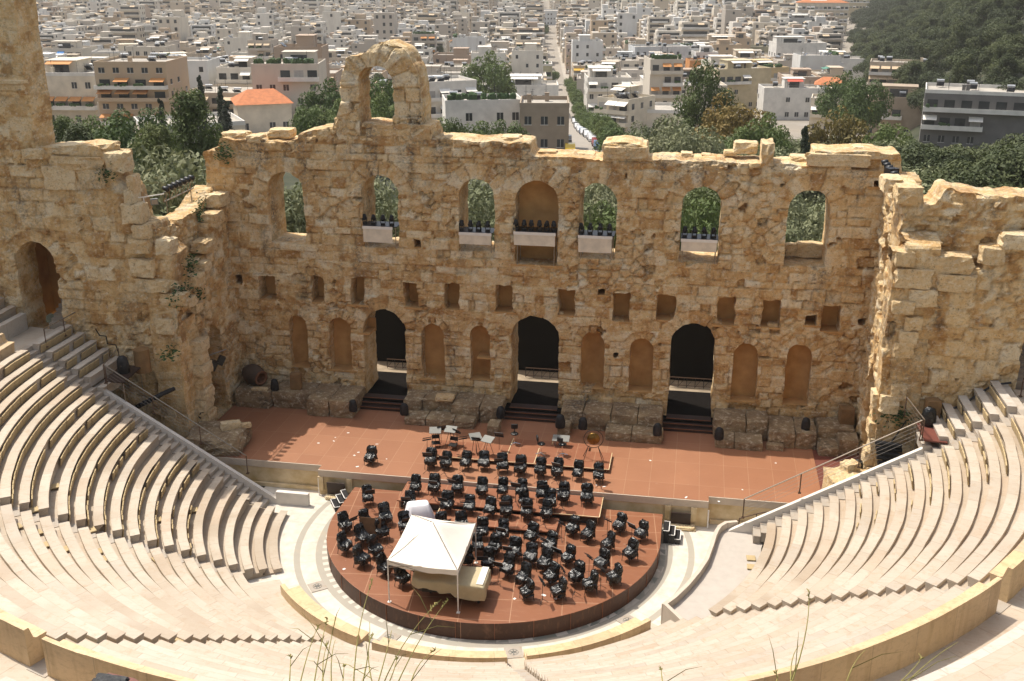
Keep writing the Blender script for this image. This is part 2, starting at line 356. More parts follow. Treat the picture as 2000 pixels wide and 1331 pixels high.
def solid_wall(name, sdf, u0, u1, z0, z1, res, T, front, tfm, mats, parent=None, K=4, seed=1):
    us = np.arange(u0, u1+res, res); zs = np.arange(z0, z1+res, res); nu, nz = len(us), len(zs)
    U, Z = np.meshgrid(us, zs, indexing='ij'); S = sdf(U, Z); ins = S < 0
    idx = -np.ones((nu, nz), int); ii, jj = np.nonzero(ins); idx[ii, jj] = np.arange(len(ii))
    PU = list(U[ii, jj]); PZ = list(Z[ii, jj]); n_in = len(ii)
    cr = {}
    def cross(i, j, a, b):
        k = (i, j, a, b)
        if k not in cr:
            s0, s1 = S[i, j], S[a, b]; t = min(.95, max(.05, s0/(s0-s1)))
            cr[k] = len(PU); PU.append(U[i, j]*(1-t)+U[a, b]*t); PZ.append(Z[i, j]*(1-t)+Z[a, b]*t)
        return cr[k]
    a = ins[:-1, :-1]; b = ins[1:, :-1]; c = ins[1:, 1:]; d = ins[:-1, 1:]
    full = a & b & c & d; part = (a | b | c | d) & ~full
    fi, fj = np.nonzero(full)
    F = np.stack([idx[fi, fj], idx[fi+1, fj], idx[fi+1, fj+1], idx[fi, fj+1]], 1).tolist()
    segs = []
    for i, j in zip(*np.nonzero(part)):
        cs = [(i, j), (i+1, j), (i+1, j+1), (i, j+1)]; P = []; kind = []
        for q in range(4):
            p, r = cs[q], cs[(q+1) % 4]
            if ins[p]: P.append(int(idx[p])); kind.append(0)
            if ins[p] != ins[r]:
                k = (p, r) if p < r else (r, p); P.append(cross(k[0][0], k[0][1], k[1][0], k[1][1])); kind.append(1)
        if len(P) < 3: continue
        F.append(P)
        for q in range(len(P)):
            if kind[q] and kind[(q+1) % len(P)]: segs.append((P[q], P[(q+1) % len(P)]))
    PU = np.array(PU); PZ = np.array(PZ); N = len(PU)
    off, tone, joint, dirt = front(PU, PZ)
    V = [tfm(PU, off, PZ)]; A = [tone]; Jn = [joint]; D = [dirt]
    # reveals
    ring = {}; rv = []; base = N
    cu, cz, cd_ = PU[n_in:], PZ[n_in:], off[n_in:]
    for k in range(1, K+1):
        f = k/K; dd = cd_*(1-f)+T*f
        nu_ = (fbm(dd*1.8+cz*1.1, cu*1.3+k, seed+40)-.47)*.14 if k < K else 0
        nz_ = (fbm(dd*1.8+cu*1.1, cz*1.3+k, seed+41)-.47)*.16 if k < K else 0
        V.append(tfm(cu+nu_, dd, cz+nz_)); A.append(h2(np.floor(cz/.52), k*3.1+np.floor(cu/.9), seed)*.8)
        Jn.append(.25*(fbm(dd*2.2+cz, cu+cz*2.0, seed+44) > .55)); D.append(np.clip(.75*sst(.35, .6, fbm(dd*.7+cu*.3, cz*.35+cu, seed+45))*(1-np.abs(2*f-1)*.4), 0, 1))
    nc = len(cu)
    def rid(p, k): return p if k == 0 else N+(k-1)*nc+(p-n_in)
    for p, q in segs:
        for k in range(K): F.append([rid(p, k), rid(p, k+1), rid(q, k+1), rid(q, k)])
    # back
    nb = N+K*nc; V.append(tfm(PU[:n_in], np.full(n_in, T)+off[:n_in]*.5, PZ[:n_in])); A.append(tone[:n_in]); Jn.append(joint[:n_in]); D.append(dirt[:n_in])
    def bk(p): return nb+p if p < n_in else rid(p, K)
    F += [[bk(p) for p in reversed(f)] for f in F[:len(fi)+int(part.sum())] if True and len(set(f)) >= 3 and max(f) < N]
    V = np.concatenate(V)
    return mesh_obj(name, V, F, mats, parent, False, {'tone': np.concatenate(A), 'joint': np.concatenate(Jn), 'dirt': np.concatenate(D)})
def pxy(pts, y): return [(lambda p: (p[0], p[2]))(ay(a, b, y)) for a, b in pts]

# ------------------------------------------------------------------ the stage building
facade = empty('stage_building', (0, 0, 0), 0, 'tall ruined stone stage wall with arched windows behind the brown stage', 'stage wall')
top_px = [(398, 298), (419, 290), (430, 288), (430, 272), (505, 272), (520, 277), (558, 277), (580, 270), (583, 259), (616, 254), (652, 251), (653, 240), (838, 247), (844, 273), (900, 276), (958, 278), (1033, 280),
          (1037, 303), (1105, 310), (1177, 313), (1179, 285), (1210, 279), (1242, 281), (1262, 288), (1266, 312), (1350, 316), (1489, 322), (1590, 325), (1591, 296), (1692, 297), (1728, 298), (1757, 303), (1762, 330)]
out = pxy(top_px, 0); out = [(-18.8, -.3)]+out+[(18.5, -.3)]
def pxo(x0, x1, y0, y1, arch):     # an opening traced on the front face y = 0
    xm, ym = (x0+x1)/2, (y0+y1)/2; a = ay(x0, ym, 0)[0]; b = ay(x1, ym, 0)[0]; zt = ay(xm, y0, 0)[2]; zb = ay(xm, y1, 0)[2]
    return ((a+b)/2, (b-a)/2, zb, zt, arch)
WZ0, WZ1 = 9.45, 13.5
wins = [(-14.22, 1.06, WZ0, WZ1, 1), (-8.74, 1.03, WZ0, WZ1, 1), (-3.3, 1.0, WZ0, WZ1, 1), (0, 1.17, 8.83, 13.52, 1), (3.3, 1.0, WZ0-.1, WZ1, 1), (8.74, 1.03, WZ0-.05, WZ1, 1), (14.22, 1.06, WZ0, WZ1, 1)]
doors = [pxo(711, 792, 606, 775, 1), pxo(998, 1091, 618, 790, 1), pxo(1307, 1395, 633, 800, 1)]
doors = [(u, h, .2, z, 1) for (u, h, _, z, _) in doors]
niches = [pxo(566, 601, 617, 718, 1), pxo(643, 686, 621, 724, 1), pxo(823, 868, 634, 742, 1), pxo(919, 957, 638, 743, 1), pxo(1134, 1180, 651, 760, 1), pxo(1229, 1275, 662, 766, 1), pxo(1430, 1479, 672, 785, 1), pxo(1534, 1583, 673, 792, 1)]
holes = [pxo(*q, 0) for q in [(453, 473, 536, 556), (505, 538, 540, 586), (608, 631, 541, 592), (684, 710, 543, 597), (788, 816, 552, 602), (868, 897, 555, 606), (968, 1001, 559, 611), (1090, 1122, 567, 618),
         (1195, 1229, 572, 630), (1282, 1319, 577, 627), (1401, 1436, 581, 637), (1488, 1523, 588, 641), (1571, 1595, 616, 637), (1605, 1641, 597, 649), (1673, 1692, 622, 637), (1707, 1724, 353, 367), (810, 822, 468, 484), (1168, 1180, 566, 578), (706, 714, 640, 652), (1197, 1207, 690, 702), (940, 958, 690, 700)]]
ops = wins+doors+niches+holes
def wobble(u, z, s, a=.17): return (fbm(u*1.7, z*1.7, s)-.47)*a*2+(fbm(u*6, z*6, s+3, 2)-.37)*a*.45
def f_sdf(u, z):
    s = poly_sdf(out, u, z)+(fbm(u*1.3, z*1.3, 91)-.47)*.30+(fbm(u*5, z*5, 93, 2)-.37)*.10
    o = np.full(u.shape, 1e9)
    for q in wins+doors+niches: o = np.minimum(o, open_sdf(q, u, z))
    h = np.full(u.shape, 1e9)
    for q in holes: h = np.minimum(h, open_sdf(q, u, z))
    o = np.minimum(o+wobble(u, z, 55, .07), h+wobble(u, z, 58, .13))
    return np.maximum(s, -o)
vous = [(u, zt-h, h, .85) for (u, h, zb, zt, a) in wins]+[(u, zt-h, h, .75) for (u, h, zb, zt, a) in doors]+[(u, zt-h, h, .42) for (u, h, zb, zt, a) in niches]
def f_front(u, z):
    off, t, j = masonry(u, z, 5, vous=vous)
    # lower storey is finer ashlar; a rougher rubble band runs above the doors
    band = sst(5.6, 6.2, z)*(1-sst(8.6, 9.4, z)); off = off+band*(fbm(u*3.1, z*3.1, 77)-.45)*.16-sst(8.6, 9.0, z)*.0
    off = off+sst(5.2, 5.7, z)*.10*(1-sst(15, 16, z))*0
    # weathered broken upper course
    dirt = sst(12.6, 15.4, z)*sst(.42, .62, fbm(u*1.1, z*.35, 66))*.95+sst(.6, .75, fbm(u*2.2, z*.22, 67))*sst(5.5, 9, z)*.5+(1-sst(.3, 1.6, z))*.7
    return off, t, j, np.clip(dirt, 0, 1)
solid_wall('facade_wall', f_sdf, -18.9, 18.6, -.2, 16.4, .085, 2.45, f_front, lambda u, d, z: np.stack([u, d, z], 1), M['stone'], facade, seed=3)
# ruined arch standing on the wall top
arch_px = [(652, 256), (653, 236), (664, 203), (662, 178), (666, 150), (676, 116), (707, 105), (730, 88), (758, 82), (786, 92), (804, 115), (816, 140), (821, 182), (823, 246), (838, 247), (843, 274), (660, 275)]
arch_o = pxy(arch_px, 0); aop = pxo(701, 766, 128, 272, 1)
asdf = lambda u, z: np.maximum(poly_sdf(arch_o, u, z)+(fbm(u*1.5, z*1.5, 31)-.47)*.34, -(open_sdf(aop, u, z)+wobble(u, z, 32, .16)))
def a_front(u, z):
    off, t, j = masonry(u, z, 9, ch=(.55, .8), bl=(.7, 1.3), vous=[(aop[0], aop[3]-aop[1], aop[1], 1.15)]); rr = np.hypot(u-aop[0], (z-19.2)*.8)
    return off+sst(19.6, 21.2, z)*.5*(z-19.6), .35+t*.65, j, sst(.5, .66, fbm(u*1.3, z*.5, 12))*.5
solid_wall('ruined_arch', asdf, arch_o[0][0]-.5, arch_o[13][0]+.9, 15.0, 22.6, .085, 2.1, a_front, lambda u, d, z: np.stack([u, d+.05*0, z], 1), M['stone'], facade, K=5, seed=8)
# niches, beam holes
def niche_mesh(o, dep, concave):
    u, h, z0, zt, a = o; b = MB(); n = 10; zs = zt-h; h = h+.10; rows = []
    if concave:
        for z in np.linspace(z0-.05, zs, 6): rows.append([(u-h*math.cos(PI*k/n), .12+dep*math.sin(PI*k/n), z) for k in range(n+1)])
        for q in range(1, 6):
            e = PI/2*q/5; rows.append([(u-h*math.cos(e)*math.cos(PI*k/n), .12+dep*math.cos(e)*math.sin(PI*k/n), zs+(h+.03)*math.sin(e)) for k in range(n+1)])
        V = [p for r in rows for p in r]; w_ = n+1
        b.add(V, [(r*w_+k, r*w_+k+1, (r+1)*w_+k+1, (r+1)*w_+k) for r in range(len(rows)-1) for k in range(n)])
        b.add([(u-h*math.cos(PI*k/n), .12+dep*math.sin(PI*k/n), z0+.02) for k in range(n+1)]+[(u+h, -.05, z0+.02), (u-h, -.05, z0+.02)], [tuple(range(n+3))])
    else:
        b.box((u, dep+.06, (z0+zt)/2), (2*h+.3, .12, zt-z0+.4)); b.box((u, dep/2, z0-.03), (2*h+.3, dep, .1))
    return b
for k, o in enumerate(niches): niche_mesh(o, .9, k in (0, 3, 4, 7)).build('wall_niche', M['niche'], facade, smooth=(k in (0, 3, 4, 7)))
for k, o in enumerate(holes): niche_mesh(o, 1.15, False).build('beam_hole', M['niche'], facade)
niche_mesh(wins[3], 1.35, False).build('blind_window_back', M['niche'], facade)
# loose blocks along the broken wall top
def pblock(px0, py0, px1, py1, y, dep, seed, parent, m='block', rz=0, name='block'):
    a = ay(px0, py0, y); b = ay(px1, py1, y); MB().rock(((a[0]+b[0])/2, y+dep/2, (a[2]+b[2])/2), (abs(b[0]-a[0]), dep, abs(a[2]-b[2])), seed, rz).build(name, M[m], parent)
for k, q in enumerate([(432, 260, 476, 276, .4, 1.2), (522, 254, 566, 272, .5, 1.1), (480, 266, 508, 280, -.1, 1.0), (976, 268, 1013, 281, .9, 1.2), (1435, 279, 1478, 303, 1.4, 1.0), (1415, 296, 1440, 306, 1.4, .8), (1489, 281, 1510, 324, .0, 1.9),
                       (1666, 288, 1688, 300, .9, .9), (1050, 296, 1085, 308, .9, 1.0), (1110, 300, 1160, 312, 1.2, 1.2), (652, 232, 668, 256, -.1, 1.6), (800, 244, 841, 276, -.12, 1.9), (1580, 300, 1700, 328, -.15, .5), (1180, 287, 1222, 312, -.12, .6), (1222, 288, 1262, 312, -.12, .7), (1330, 300, 1352, 310, 1.4, .9), (1370, 302, 1388, 310, 1.5, .7), (1545, 306, 1580, 318, 1.3, 1.0)]):
    pblock(*q, 100+k, facade)
for k, q in enumerate([(1530, 478, 1562, 502, 1.7, .6), (1558, 476, 1612, 506, 1.6, .7)]): pblock(*q, 130+k, facade)
for k, q in enumerate([(1500, 633, 1518, 642, .15, .3), (1092, 611, 1100, 618, .2, .25), (905, 602, 914, 607, .2, .25)]): pblock(*q, 140+k, facade, name='loose_stone')

# ------------------------------------------------------------------ side walls of the stage
def side_front(seed, **k):
    def f(u, z):
        off, t, j = masonry(u, z, seed, **k)
        return off, t, j, np.clip(sst(.5, .68, fbm(u*1.2, z*.5, seed+9))*.7, 0, 1)
    return f
lw = empty('left_wing_wall', (0, 0, 0), 0, 'broken stone wing wall left of the stage with a tall tower stub and vines', 'ruined wall'); lw.name = 'wing_wall'
YL = -7.2
tower = [(352, 690), (350, 640), (356, 585), (334, 575), (334, 500), (302, 470), (292, 440), (266, 436), (258, 402), (244, 372), (226, 352), (222, 302), (196, 300), (190, 286), (140, 285), (130, 292), (66, 292), (62, 250), (52, 182), (44, 130), (34, 60), (26, -20), (20, -90), (-260, -90)]
lo = [(-17.75, -1.3)]+pxy(tower, YL)+[(-36, -1.3)]
larch = (-25.3, 1.15, 5.8, 10.85, 1)
lsdf = lambda u, z: np.maximum(poly_sdf(lo, u, z)+(fbm(u*1.2, z*1.2, 21)-.47)*.3+(fbm(u*5, z*5, 23, 2)-.37)*.1, -(open_sdf(larch, u, z)+wobble(u, z, 24, .14)))
_lf = side_front(15, ch=(.45, .75), bl=(.5, 1.3), warp=.12, vous=[(larch[0], larch[3]-larch[1], larch[1], .6)])
def l_front(u, z):
    off, t, j, d = _lf(u, z)
    up = sst(15.6, 16.2, z)*(1-sst(-24.6, -24.0, u)); core = sst(15.2, 16, z)*sst(.52, .6, fbm(u*.8, z*.4, 28)); off = off*(1-up*.6)
    ledge = sst(18.2, 18.5, z)*(1-sst(19.0, 19.2, z)); return off-ledge*.25+sst(-22, -19, u)*sst(10, 12, z)*.2, t*.9+up*.15, j, d*.7
solid_wall('facing_wall', lsdf, -34, -17.5, -1.2, 23.6, .11, 1.8, l_front, lambda u, d, z: np.stack([u, YL+d, z], 1), M['stone'], lw, seed=4)
MB().box((-25.3, -3.4, 8.6), (4.2, .1, 6.0)).box((-25.3, -4.4, 11.45), (4.4, 2.0, .3)).box((-27.3, -4.4, 8.6), (.3, 2.0, 5.6)).box((-23.3, -4.4, 8.6), (.3, 2.0, 5.6)).build('passage', M['niche'], lw)  # roof and side boxes added to keep the sun out behind the arch
PASS_R = MB().box((24.45, -4.2, 8.6), (4.2, .1, 6.0)).box((24.45, -5.2, 11.45), (4.4, 2.0, .3))
for k, q in enumerate([(100, 284, 152, 304, -.1, 1.5), (150, 281, 212, 300, .3, 1.3), (40, 292, 82, 312, -.25, .8), (100, 305, 200, 335, -.15, .9), (203, 300, 243, 338, -.1, 1.0), (80, 325, 150, 372, -.12, .6), (150, 330, 205, 370, -.12, .6),
                       (232, 400, 275, 440, -.3, 1.0), (245, 345, 262, 380, -.1, .8), (255, 440, 290, 470, -.3, .9), (246, 468, 292, 497, -.35, .9), (250, 508, 300, 543, -.35, 1.1), (300, 470, 334, 500, -.25, .9), (262, 545, 325, 573, -.3, 1.0), (310, 575, 358, 600, -.3, .8), (300, 625, 336, 655, -.3, .8), (240, 372, 262, 402, -.15, .8)]):
    pblock(q[0], q[1], q[2], q[3], YL+q[4], q[5], 200+k, lw)
MB().box((-27, YL-.15, 18.75), (5.4, .5, .3)).box((-27, YL-.22, 19.0), (5.6, .6, .16)).build('cornice', M['block'], lw)
# the inner face of the left wing, stepping down towards the seats
def side_wall(name, X, sgn, outline, opens, parent, seed, T=1.5, **k):
    sd = lambda u, z: np.maximum(poly_sdf(outline, u, z)+(fbm(u*1.4, z*1.4, seed)-.47)*.3, -np.minimum.reduce([open_sdf(o, u, z)+wobble(u, z, seed+4, .16) for o in opens]))
    fr = side_front(seed+1, **k); us = [p[0] for p in outline]; zs = [p[1] for p in outline]
    return solid_wall(name, sd, min(us)-.3, max(us)+.3, -.2, max(zs)+.4, .11, T, fr, lambda u, d, z: np.stack([X-sgn*d, u, z], 1), M['stone'], parent, seed=seed)
side_wall('inner_wall', -17.7, 1, [(-7.25, -.4), (-7.25, 9.2), (-6.5, 9.0), (-6.4, 7.4), (-5.7, 7.4), (-5.6, 8.2), (-4.5, 8.3), (-4.4, 9.5), (-2.8, 9.7), (-2.6, 11.0), (-1.3, 11.0), (-1.2, 11.7), (.2, 12.0), (.2, -.4)], [(-3.35, 1.05, .0, 5.4, 1)], lw, 61, warp=.1)
def l_rub(u, z): off, t, j, d = side_front(63, ch=(.16, .3), bl=(.2, .45), warp=.2, jw=.05, ero=.1)(u, z); return off, t*.8, j*.8, d*.3
solid_wall('rubble_core', lambda u, z: poly_sdf([(-7.0, 5), (-7.0, 11.7), (-5.0, 11.6), (-2.6, 11.8), (.1, 12.6), (.1, 5)], u, z)+(fbm(u*2, z*2, 64)-.47)*.4, -7.3, .3, 5.2, 13.5, .11, 1.2, l_rub, lambda u, d, z: np.stack([-18.35-d, u, z], 1), M['stone'], lw, seed=65)
for k, (x, y, z, dx, dy, dz) in enumerate([(-17.8, -3.2, 10.0, .9, 1.3, .6), (-17.7, -5.0, 8.6, .9, 1.2, .6), (-17.7, -6.0, 7.7, .8, .9, .5), (-17.8, -1.9, 11.2, .9, 1.2, .7), (-18.0, -.7, 12.0, 1.0, 1.2, .7), (-17.6, -4.0, 9.1, .7, .8, .5), (-17.6, -5.4, 7.2, .7, .8, .5)]):
    MB().rock((x, y, z), (dx, dy, dz), 240+k).build('block', M['block'], lw)
MB().box((-20.6, -3.3, 2.8), (.2, 4, 6.4)).box((-19.9, -3.3, 5.95), (1.7, 4, .3)).box((-19.9, -5.2, 2.8), (1.7, .2, 6.4)).box((-19.9, -1.2, 2.8), (1.7, .2, 6.4)).build('passage', M['niche'], lw)  # closed box added behind the doorway to block sun and keep it dark
# pillar and dark doorway frame
for k in range(8): MB().rock((-17.55+.1*(k % 2), -5.6, .35+k*.68), (.75, .95+.12*(k % 3), .66), 260+k).build('pillar_drum', M['block'], lw)
# vines on the wall
def vine(name, c, sz, n, seed, parent, label=None, cat=None):
    rnd = random.Random(seed); b = MB()
    for _ in range(n):
        p = Vector((c[0]+rnd.gauss(0, sz[0]), c[1]+rnd.gauss(0, sz[1]), c[2]+rnd.gauss(0, sz[2]))); s = rnd.uniform(.05, .13)
        a = rnd.random()*6.3; e = rnd.uniform(-1, 1); d1 = Vector((math.cos(a), math.sin(a), e*.6))*s; d2 = Vector((-math.sin(a)*.6, .3*math.cos(a), .8))*s*.8
        b.add([p-d1, p+d2*.6, p+d1, p-d2*.6], [(0, 1, 2, 3)])
    o = b.build(name, M['plant'], parent); 
    if label: tag(o, label, cat, 'plants growing on the ruined walls')
    return o
for k, (px, py, X, sz, n, lab) in enumerate([(352, 575, -17.55, (.15, .5, .28), 260, 'green shrub hanging from the stepped end of the left wing wall'), (388, 568, -17.6, (.1, .2, .35), 90, 'small green vine beside the shrub on the left wing wall'), (372, 520, -17.6, (.15, .35, .3), 130, 'green tuft on the upper stepped blocks of the left wing wall'),
                                   (392, 420, -18.2, (.12, .2, .55), 170, 'dark green creeper hanging down the rubble at the left corner'), (330, 690, -17.6, (.2, .4, .2), 90, 'green moss patch on the stones above the black floor lights'), (438, 300, -17.9, (.3, .1, .3), 120, 'green tuft at the top left corner of the stage wall'), (205, 340, -21.2, (.3, .1, .2), 90, 'thin green weeds on the left wing wall below the loose blocks')]):
    p = ax(px, py, X) if k < 5 else ay(px, py, -.25 if k == 5 else YL-.1)
    vine('wall_plant', p, sz, n, 300+k, None, lab, 'plant')
p = ay(1752, 812, -7.6); vine('wall_plant', p, (.35, .12, .28), 200, 311, None, 'dry green tuft at the foot of the right wing wall by the table', 'plant')

rw = empty('wing_wall', (0, 0, 0), 0, 'broken stone wing wall right of the stage with a stepped top and rubble core', 'ruined wall')
YR = -7.4
PASS_R.build('passage', M['niche'], rw)
ro = [(17.6, -1.3)]+pxy([(1744, 492), (1786, 495), (1788, 525), (1814, 525), (1816, 500), (1896, 507), (1900, 525), (1918, 522), (1920, 486), (1960, 486), (1961, 459), (2040, 457), (2200, 455)], YR)+[(36, -1.3)]
rarch = (24.45, 1.15, 5.8, 10.85, 1)
rsdf = lambda u, z: np.maximum(poly_sdf(ro, u, z)+(fbm(u*1.2, z*1.2, 41)-.47)*.34+(fbm(u*4, z*4, 43, 2)-.37)*.12, -(open_sdf(rarch, u, z)+wobble(u, z, 44, .14)))
solid_wall('facing_wall', rsdf, 17.2, 34, -1.2, 14.4, .11, 1.1, side_front(45, ch=(.5, .85), bl=(.5, 1.2), warp=.14, ero=.12, vous=[(rarch[0], rarch[3]-rarch[1], rarch[1], .6)]), lambda u, d, z: np.stack([u, YR+d, z], 1), M['stone'], rw, seed=46)
rc = pxy([(1750, 560), (1756, 470), (1766, 405), (1770, 367), (1804, 367), (1808, 408), (1828, 402), (1846, 374), (1905, 378), (2000, 385), (2200, 392), (2200, 560)], -6.5)
solid_wall('rubble_core', lambda u, z: poly_sdf(rc, u, z)+(fbm(u*2, z*2, 47)-.47)*.45, 17.2, 31, 9, 15.8, .11, 2.2, side_front(48, ch=(.2, .42), bl=(.25, .6), warp=.25, jw=.06, ero=.18), lambda u, d, z: np.stack([u, -6.5+d+.25*np.sin(u*1.1), z], 1), M['stone'], rw, seed=49)
side_wall('inner_wall', 17.7, -1, [(-7.45, -.4), (-7.45, 12.6), (-6.4, 13.0), (-4.2, 13.4), (-4.0, 13.9), (-1.7, 14.0), (-1.5, 14.5), (.2, 14.6), (.2, -.4)], [(-2.6, .6, 9.4, 12.1, 1), (-3.4, 1.05, .0, 5.4, 1)], rw, 71, T=1.5, ch=(.3, .6), bl=(.3, .8), warp=.25, ero=.2)
for k, (px0, py0, px1, py1, dy, dep) in enumerate([(1752, 492, 1786, 523, -.2, .7), (1815, 500, 1898, 538, -.15, 1.0), (1752, 527, 1818, 566, -.3, .9), (1835, 538, 1905, 572, -.25, .8), (1920, 485, 1962, 520, -.15, .7), (1962, 458, 2040, 492, -.15, .8), (1744, 590, 1786, 616, -.35, .8), (1780, 566, 1830, 602, -.25, .8), (1770, 620, 1800, 648, -.3, .7),
                                       (1760, 648, 1790, 680, -.35, .7), (1748, 672, 1782, 702, -.35, .7), (1742, 755, 1770, 785, -.35, .8), (1722, 775, 1755, 810, -.4, .9), (1755, 366, 1800, 402, .9, 1.2), (1728, 350, 1762, 378, 2.0, 1.4)]):
    pblock(px0, py0, px1, py1, YR+dy, dep, 400+k, rw)
for k in range(7): MB().rock((17.55+.12*(k % 2), -6.9+.15*(k % 3), .4+k*.78), (.8, .9, .76), 420+k).build('pillar_drum', M['block'], rw)

# ------------------------------------------------------------------ stage floor, proscenium, podium blocks
SF = mesh_obj('stage_floor', [(-17.6, -8.47, 0), (-9.86, -8.47, 0), (-9.86, -8.97, 0), (9.87, -8.97, 0), (9.87, -8.47, 0), (15.2, -8.47, 0), (15.2, 2.4, 0), (-17.6, 2.4, 0)], [tuple(range(8))], M['stagefloor']); tag(SF, kind='structure', label='red-brown panelled stage floor')
ST2 = mesh_obj('shadow_tone_floor', [(15.2, -8.4, -.012), (17.8, -8.4, -.012), (17.8, 0, -.012), (15.2, 0, -.012)], [(0, 1, 2, 3)], M['maroon']); tag(ST2, kind='structure')  # maroon tone stands in for the reddish shadow past the stage edge
MB().box((15.2, -4.6, .02), (.22, 7.6, .04)).build('floor_edge_strip', M['stagefloor']); tag(bpy.context.scene.objects['floor_edge_strip'], 'pale strip edging the right end of the stage floor', 'edging')
pw = empty('proscenium', (0, -8.7, -1.44), 0, 'low stained plaster wall with grey coping along the stage front', 'stage front')
b = MB()
for x0, x1, y in ((-17.6, -9.87, -8.47), (-9.87, 9.88, -8.97), (9.88, 17.0, -8.47)): b.box(((x0+x1)/2, y+.42, -.72-.02), (x1-x0, .8, 1.42))
b.build('front_wall', M['proscenium'], pw, world=True)
b = MB()
for x0, x1, y in ((-17.6, -9.87, -8.47), (-9.87, 9.88, -8.97), (9.88, 17.0, -8.47)): b.box(((x0+x1)/2, y+.10, -.19), (x1-x0, .30, .365))
b.build('coping', M['coping'], pw, world=True)
b = MB()
for x in (-9.75, -8.2, 7.95, 9.2): b.box((x, -9.02, -.75), (.28, .14, .75))
for x0, x1 in ((-17.5, -10.0), (10.0, 16.8)): b.box(((x0+x1)/2, -8.56, -1.33), (x1-x0, .14, .2))
b.build('pilaster', M['proscenium'], pw, world=True)
for a, b_, c in zip([(-9.87, -9.06, -.45), (9.9, -9.06, -.45)], [(-9.87, -9.06, -1.42), (9.9, -9.06, -1.42)], (0, 1)):
    pw_ = MB().tube(a, b_, .035, 6).build('drain_pipe', M['whitepaint'], pw, world=True)
for i, (X0, X1, lab) in enumerate([(-9.38, -8.42, 'dark brown square panel leaning on the stage front at the left'), (8.12, 9.07, 'dark brown square panel leaning on the stage front at the right')]):
    tag(MB().box(((X0+X1)/2, -9.16, -1.0+i*-.06), (X1-X0, .06, .84), rx=math.radians(4)).build('leaning_panel', M['darkpanel']), lab, 'panel')
    MB().rock(((X0+X1)/2+.1, -9.3, -1.38), (1.2, .45, .22), 500+i).build('stone_kerb', M['block']); tag(bpy.context.scene.objects['stone_kerb' if i == 0 else 'stone_kerb.001'], 'worn stone kerb under the %s leaning panel' % ('left' if i == 0 else 'right'), 'kerb stone')
# podium of grimy blocks below the stage wall
def grime_box(b, x0, x1, y0, y1, z0, z1, seed):
    n = max(1, int((x1-x0)/1.25)); rnd = random.Random(seed); xs = [x0]+sorted(x0+(x1-x0)*(k+rnd.uniform(-.2, .2))/n for k in range(1, n))+[x1]
    for a, c in zip(xs[:-1], xs[1:]): b.rock(((a+c)/2, (y0+y1)/2+rnd.uniform(-.04, .04), (z0+z1)/2), (c-a-.015, y1-y0, z1-z0+rnd.uniform(-.04, .04)), rnd.random(), amp=.035, n=5)
PODS = [('long grimy stone podium at the left end of the stage wall carrying the clay jar', [(-17.4, -15.25, -2.1, .2, -.05, 1.05), (-15.25, -12.85, -1.75, .2, -.05, .98), (-12.85, -10.1, -2.55, .2, -.05, 1.0)]),
        ('grimy stone podium between the left and middle stage doors with a white slab on it', [(-7.35, -6.3, -1.7, .2, -.05, 1.0), (-6.3, -4.5, -1.45, .2, -.05, 1.0), (-4.5, -1.65, -1.9, .2, -.05, .98), (-7.0, -3.0, -2.85, -1.6, -.05, .42), (-2.15, -1.5, -3.4, -2.4, -.05, .55)]),
        ('grimy stone podium between the middle and right stage doors', [(1.7, 7.3, -1.8, .2, -.05, 1.05), (1.65, 2.35, -2.75, -1.7, -.05, .55), (4.3, 7.4, -3.0, -1.75, -.05, .5)]),
        ('grimy stone podium right of the right stage door with a brown plinth on it', [(10.1, 13.0, -1.6, .2, -.05, 1.1), (13.0, 15.5, -2.3, .2, -.05, .9), (15.6, 17.5, -1.6, .2, -.05, 1.0), (10.2, 12.7, -2.9, -1.55, -.05, .45), (12.9, 13.8, -2.7, -2.2, -.05, .3), (15.55, 16.6, -2.9, -1.6, -.05, .45), (16.6, 17.6, -2.6, -1.3, -.05, .85)])]
for k, (lab, bl) in enumerate(PODS):
    b = MB()
    for j, q in enumerate(bl): grime_box(b, *q, 600+k*10+j)
    tag(b.build('stone_podium', M['grimy']), lab, 'stone podium', 'stone podiums along the stage wall')
# door steps, ramps and black drapes behind the three doors
for k, (u, h, zb, zt, _) in enumerate(doors):
    nm = ('left', 'middle', 'right')[k]
    t = empty('door_steps', (u, 0, 0), 0, 'three dark maroon steps with pale nosings in the %s stage door' % nm, 'steps', 'steps in the stage doors')
    for q in range(3):
        MB().box((0, -1.15+q*.32+.3, .085+q*.165), (2*h+.5 if q < 2 else 2*h, .62, .165)).build('step', M['darkpanel'], t)
        MB().box((0, -1.155+q*.32+.3-.3, .165+q*.165), (2*h+.3 if q < 2 else 2*h, .03, .03)).build('nosing', M['riser'], t)
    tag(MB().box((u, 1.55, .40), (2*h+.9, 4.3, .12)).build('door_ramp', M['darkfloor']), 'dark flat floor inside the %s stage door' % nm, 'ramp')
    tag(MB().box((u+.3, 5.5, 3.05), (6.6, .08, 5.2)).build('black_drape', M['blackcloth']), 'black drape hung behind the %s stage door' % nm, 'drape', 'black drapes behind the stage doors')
    t = empty('guard_rail', (u+.3, 4.3, .46), 0, 'thin metal guard rail on the sunlit strip behind the %s stage door' % nm, 'rail')
    MB().tube((-1.5, 0, .62), (1.5, 0, .62), .03).tube((-1.5, 0, .12), (1.5, 0, .12), .02).build('rail', M['rust'], t)
    b = MB()
    for q in range(-3, 4): b.tube((q*.5, 0, 0), (q*.5, 0, .62), .018); b.tube((q*.5, 0, .05), (q*.5+.4, 0, .6), .012)
    b.build('bracing', M['black'], t)
tag(mesh_obj('backstage_ground', [(-30, 2.2, .43), (30, 2.2, .43), (30, 8.5, .43), (-30, 8.5, .43)], [(0, 1, 2, 3)], M['soil']), kind='structure')
